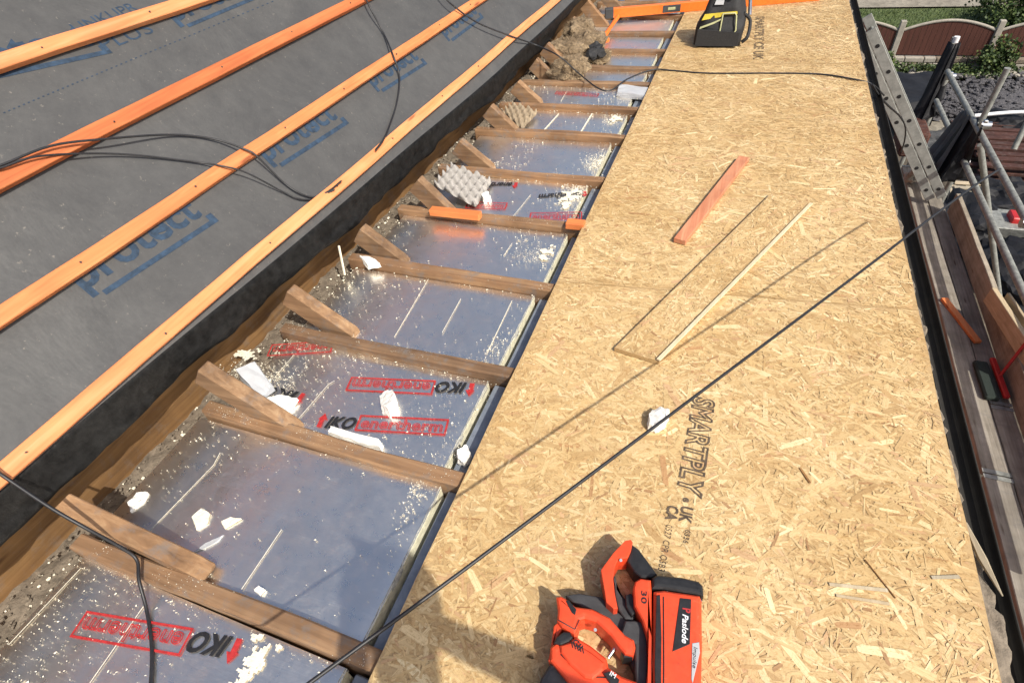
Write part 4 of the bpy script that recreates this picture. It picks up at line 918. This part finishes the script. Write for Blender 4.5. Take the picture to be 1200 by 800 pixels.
sheet('road',[(-40,34),(60,34),(60,60),(-40,60)],GZ+.41,M['concrete'])
sheet('path',[(2.4,12.3),(9,11.5),(9,13.9),(2.4,14.4)],GZ+.008,M['paving'])
# gravel bed with stones
mb=MB(); mb.grid(lambda u,v:Vector((3.7+5.5*u,13.6+2.2*v,GZ+.03+.12*math.sin(math.pi*v)*math.sin(math.pi*u)+.05*noise.noise(Vector((u*20,v*14,0))))),60,40); mb.build('gravel',M['gravel'],kind='structure')
sg=MB()
for _ in range(2600):
    x=random.uniform(3.7,9);y=random.uniform(13.7,16.5); s_=random.uniform(.02,.06)*(1.8 if y>15.8 else 1)
    sg.chunk((x,y,GZ+.08+.06*random.random()),(s_,s_,s_*.6),random.random()*99,mi=0 if y<15.9 or random.random()<.5 else 1,sub=1,rough=.4)
sg.build('loose_stones',[M['gravel'],M['conc_pale']],kind='stuff',label='dark loose stones over the gravel bed with pale lumps behind',cat='stones')
# low stone wall + fence
FY=16.65; BZ2=GZ+.36
mb=MB(); rg=random.Random(5)
for row in range(3):
    x=-2.
    while x<11:
        w=rg.uniform(.18,.42); mb.box((x+w/2,FY-.05,GZ+.06+row*.112),(w-.015,.2,.10),.012,mi=rg.choice([0,0,1])); x+=w
mb.box((4.5,FY+.0,GZ+.155),(13,.14,.35),mi=1)
mb.build('stone_wall',[M['conc_pale'],M['mortar']],label='low pale stone wall below the red brown fence',cat='wall')
ft=GZ+.36
P0=G(1053,27,GZ+.9); posts=[]
px1=1.50; xsP=[3.36-1.93*2,3.36-1.93,3.36,5.29,7.22,9.15]
for i,x in enumerate(xsP):
    mb=MB(); mb.box((x,FY,BZ2+.36),(.12,.12,.76),.01); mb.build('fence_post',M['conc_pale'],label=['concrete post hidden far left of the fence','concrete fence post left of the ladder','pale concrete fence post just right of the ladder','weathered fence post behind the tall wrapped standard','fence post at the far right','fence post beyond the right side'][i],cat='fence post',group='concrete fence posts')
for i in range(len(xsP)-1):
    x0,x1=xsP[i]+.07,xsP[i+1]-.07; fp=empty('arched_fence',((x0+x1)/2,FY,ft),['far left red brown fence panel with arched top','red brown fence panel behind the deck corner','red brown fence panel left of the ladder','arched red brown fence panel right of the ladder','arched fence panel right of the wrapped standard'][i] if False else ['red brown arched fence panel hidden behind the roof','second hidden arched fence panel behind the deck','arched red brown fence panel between the pale post and wrapped standard','arched red brown fence panel right of the wrapped standard','last arched fence panel outside the right edge'][i],'fence panel','arched red brown fence panels')
    n=16
    top=lambda t:ft+.52+.20*math.sin(math.pi*t)**.9
    mb=MB()
    for j in range(n):
        t0,t1=j/n,(j+1)/n; xa=x0+(x1-x0)*t0+.003; xb=x0+(x1-x0)*t1-.003
        mb.prism_between([(xa,FY-.012,ft),(xb,FY-.012,ft),(xb,FY-.012,top(t1)),(xa,FY-.012,top(t0))],[(xa,FY+.012,ft),(xb,FY+.012,ft),(xb,FY+.012,top(t1)),(xa,FY+.012,top(t0))])
    mb.build('slats',M['fence'],fp)
    mb=MB(); mb.tube([(x0+(x1-x0)*j/20,FY,top(j/20)+.02) for j in range(21)],.035,6); mb.build('top_rail',M['conc_pale'],fp)
# weeds, bush, tree
def foliage(c,sz,n,ls,seed):
    rg=random.Random(seed); mb=MB(); cl=[Vector((rg.gauss(0,.42),rg.gauss(0,.42),rg.gauss(0,.35))) for _ in range(26)]
    for _ in range(n):
        k=cl[rg.randrange(26)]; p=k+Vector((rg.gauss(0,.16),rg.gauss(0,.16),rg.gauss(0,.14))); p=Vector((c[0]+p.x*sz[0],c[1]+p.y*sz[1],c[2]+p.z*sz[2]))
        a=Vector((rg.gauss(0,1),rg.gauss(0,1),rg.gauss(0,.6))).normalized()*ls*rg.uniform(.6,1.3); b=a.orthogonal().normalized()*ls*.45
        b.rotate(Matrix.Rotation(rg.uniform(0,6),3,a.normalized())); mb.add([p,p+a*.5+b,p+a,p+a*.5-b],[(0,1,2,3)])
    return mb
bu=empty('bush',(6.6,19.2,BZ2),'dense green bush behind the fence at the top right','bush')
foliage((6.7,19.2,BZ2+.6),(1.1,1.0,.9),9000,.075,3).build('foliage',M['leaf'],bu)
mb=MB(); mb.tube([(6.7,19.2,BZ2-.05),(6.7,19.25,BZ2+.5),(6.8,19.2,BZ2+1.)],[.08,.05,.02],7)
mb.tube([(6.7,19.2,BZ2+.2),(6.4,19.1,BZ2+.9)],[.05,.02],6); mb.build('stem',M['plate'],bu)
wd=empty('shrub',(5.35,16.25,GZ),'scrubby green shrub growing in front of the fence post','shrub')
foliage((5.35,16.2,GZ+.5),(.4,.3,.45),1500,.07,4).build('foliage',M['leaf'],wd)
wd2=foliage((4.6,16.2,GZ+.15),(1.6,.3,.16),2600,.06,6).build('weeds',M['leaf'],kind='stuff',label='low weeds along the foot of the stone wall',cat='weeds')
foliage((3.05,15.6,GZ+.25),(.3,1.2,.35),1600,.07,8).build('weeds',M['leaf'],kind='stuff',label='tall weeds beside the house wall behind the ladder',cat='weeds')
gr=MB()
for _ in range(9000):
    x=random.uniform(2.2,9);y=random.uniform(16.9,20.5); h_=random.uniform(.03,.08); a=random.uniform(0,6)
    gr.add([(x,y,BZ2),(x+.02*math.cos(a),y+.02*math.sin(a),BZ2),(x+random.gauss(0,.02),y+random.gauss(0,.02),BZ2+h_)],[(0,1,2)])
gr.build('grass',M['leaf'],kind='stuff',label='grass strip behind the fence',cat='grass')
# black ground sheet over a pile
mb=MB()
def fn(u,v):
    a=G(1047,84,GZ+.7).lerp(G(1100,84,GZ+.7),u); b=G(1060,132,GZ+.6).lerp(G(1103,118,GZ+.6),u); p=a.lerp(b,v); e=min(u,1-u,v,1-v)
    p.z=GZ+.7-.0*v-(.6 if e<.01 else 0)+.04*noise.noise(p*3); return p
mb.grid(fn,30,30); o=mb.build('ground_sheet',M['tarp'],label='dark grey tarpaulin covering a pile by the fence',cat='tarpaulin'); solidify(o,.005)
# stack of stained timber, pallet, clutter
stk=MB(); s0=G(1170,200,GZ+.5)
for i in range(9):
    for j in range(3):
        y=11.0+.22*i+random.uniform(-.05,.05); x=4.2+random.uniform(-.25,.25); stk.bar((x,y,GZ+.12+.12*j),(x+3.0,y+random.uniform(-.2,.2),GZ+.12+.12*j),.14,.05,bev=.004)
stk.build('timber_stack',M['redwood'],label='stack of red brown stained timber beyond the scaffold',cat='timber stack')
mb=MB(); mb.tube(clean_path([(4.3,12.75,GZ+.5),(5.2,12.9,GZ+.55),(6.2,12.7,GZ+.5)]),.035,8); mb.build('white_pipe',M['ink_white'],label='curved white pipe lying along the back of the timber stack',cat='pipe')
pal=empty('pallet',G(1136,230,GZ+.3),'pale slatted pallet on the ground below the scaffold','pallet')
pa=G(1118,214,GZ+.3); pb=G(1155,216,GZ+.3); pc_=G(1118,243,GZ+.3)
for i in range(6):
    t=i/5; a=pa.lerp(pc_,t); mb=MB(); mb.bar(a,a+(pb-pa),.10,.02,bev=.003); mb.build('slat',M['palette'],pal)
for i in range(3):
    t=i/2; a=pa+(pb-pa)*t+Vector((0,.04,-.07)); mb=MB(); mb.bar(a,a+(pc_-pa),.08,.1,bev=.003,up=(0,0,1)); mb.build('bearer',M['palette'],pal)
# dark clutter
for i,(px_,py_,s_,mt,lb_) in enumerate([(1128,262,(.5,.7,.3),'tarp','dark polythene bundle nearest below the scaffold'),(1180,235,(.7,.5,.3),'tarp','dark polythene bundle beside the timber stack'),(1095,168,(.45,.3,.15),'tarp_grey','grey rumpled bundle on the path'),(1195,155,(.9,.6,.35),'tarp','black bundle at the right end of the gravel'),(1195,320,(.5,.8,.3),'tarp','dark bundle low at the right edge')]):
    mb=MB(); c=G(px_,py_,GZ+.15); mb.chunk(c,s_,i*5+2,sub=4,rough=.5)
    for v in mb.v: v+=noise.noise_vector(v*5)*.05; v.z=max(v.z,GZ+.005)
    mb.build('sheeted_bundle',M[mt],label=lb_,cat='bundle',group='dark sheeted bundles on the ground')
tb=empty('tool_tub',G(1190,266,GZ+.2),'grey metal tub holding a red object at the right edge','tub')
c=G(1192,268,GZ+.3); mb=MB(); mb.prism_between([c+Vector(q) for q in ((-.3,-.22,-.1),(.3,-.22,-.1),(.3,.22,-.1),(-.3,.22,-.1))],[c+Vector(q) for q in ((-.38,-.28,.15),(.38,-.28,.15),(.38,.28,.15),(-.38,.28,.15))],.01); mb.build('tub_body',M['galv'],tb)
mb=MB(); mb.box(c+Vector((.02,0,.18)),(.4,.26,.12),.04,seg=3); mb.build('red_box',M['redpaint'],tb)
# wall of own house going down, under platform shade net
# ------------------------------------------------------------------ photographer (throws the shadow on the deck)
def person():
    J={'pel':(.66,-.88,.84),'ch':(.62,-.62,1.14),'nk':(.60,-.46,1.30),'hd':(.60,-.40,1.39),'ht':(.60,-.37,1.50),
       'ls':(.42,-.50,1.24),'le':(.32,-.50,1.00),'lw':(.30,-.32,1.14),'lh':(.28,-.24,1.17),
       'rs':(.82,-.50,1.24),'re':(.84,-.26,1.10),'rw':(.48,-.26,1.14),'rh':(.38,-.22,1.17),
       'lhp':(.57,-.88,.80),'lk':(.54,-.74,.44),'la':(.54,-.88,.06),'lt':(.53,-.72,.03),
       'rhp':(.75,-.88,.80),'rk':(.80,-.74,.44),'ra':(.64+.0,-.90,.06),'rt':(.65,-.74,.03)}
    Rr={'pel':.14,'ch':.16,'nk':.055,'hd':.085,'ht':.07,'ls':.07,'le':.048,'lw':.032,'lh':.035,'rs':.07,'re':.048,'rw':.032,'rh':.035,'lhp':.09,'lk':.065,'la':.045,'lt':.035,'rhp':.09,'rk':.065,'ra':.045,'rt':.035}
    E=[('pel','ch'),('ch','nk'),('nk','hd'),('hd','ht'),('ch','ls'),('ls','le'),('le','lw'),('lw','lh'),('ch','rs'),('rs','re'),('re','rw'),('rw','rh'),('pel','lhp'),('lhp','lk'),('lk','la'),('la','lt'),('pel','rhp'),('rhp','rk'),('rk','ra'),('ra','rt')]
    ks=list(J); me=bpy.data.meshes.new('person'); o0=Vector((.3,-.5,0)); me.from_pydata([tuple(Vector(J[k])-o0) for k in ks],[(ks.index(a),ks.index(b)) for a,b in E],[])
    ob=bpy.data.objects.new('person',me); COL.objects.link(ob); ob.location=o0; ob['o_']=tuple(o0); md=ob.modifiers.new('skin','SKIN')
    if not me.skin_vertices: pass
    bpy.context.view_layer.objects.active=ob
    try:
        sv=me.skin_vertices[0].data
    except Exception:
        sv=None
    if sv:
        for k,v in zip(ks,sv): v.radius=(Rr[k],Rr[k])
        sv[0].use_root=True
    sb=ob.modifiers.new('sub','SUBSURF'); sb.levels=2; sb.render_levels=2
    me.materials.append(M['jacket']); tag(ob,'person stooping behind the camera in a dark jacket, holding up a phone','person')
    h=MB(); h.chunk((.60,-.38,1.44),(.085,.10,.115),3,sub=3,rough=.08); h.build('head',M['skin'],ob)
    ph=MB(); ph.box((.33,-.19,1.22),(.15,.009,.075),.003); ph.build('phone',M['black_plastic'],ob)
    hr=MB(); hr.chunk((.60,-.40,1.475),(.095,.105,.10),8,sub=3,rough=.15); hr.build('hair',M['black_plastic'],ob)
    return ob
per=person()
# ------------------------------------------------------------------ light
az_vec=Vector((math.cos(R(-32)),math.sin(R(-32)),0)); EL=47
sd=(az_vec*math.cos(R(EL))+Vector((0,0,math.sin(R(EL))))).normalized()
sun=bpy.data.objects.new('sun',bpy.data.lights.new('sun','SUN')); COL.objects.link(sun); sun.data.energy=4.8; sun.data.angle=R(.55); sun.data.color=(1,.95,.86)
sun.rotation_euler=sd.to_track_quat('Z','Y').to_euler()
w=bpy.data.worlds.new('World'); C.world=w; w.use_nodes=True; nt=w.node_tree; bg=nt.nodes['Background']
sk=nt.nodes.new('ShaderNodeTexSky'); sk.sky_type='NISHITA'; sk.sun_disc=False; sk.sun_elevation=R(EL); sk.sun_rotation=math.atan2(sd.x,sd.y); sk.air_density=1.; sk.dust_density=4.
nt.links.new(sk.outputs[0],bg.inputs[0]); bg.inputs[1].default_value=.15
C.view_settings.view_transform='Standard'; C.view_settings.look='None'; C.view_settings.exposure=0.0; C.view_settings.gamma=1
for o in bpy.data.objects:
    if 'o_' in o: del o['o_']
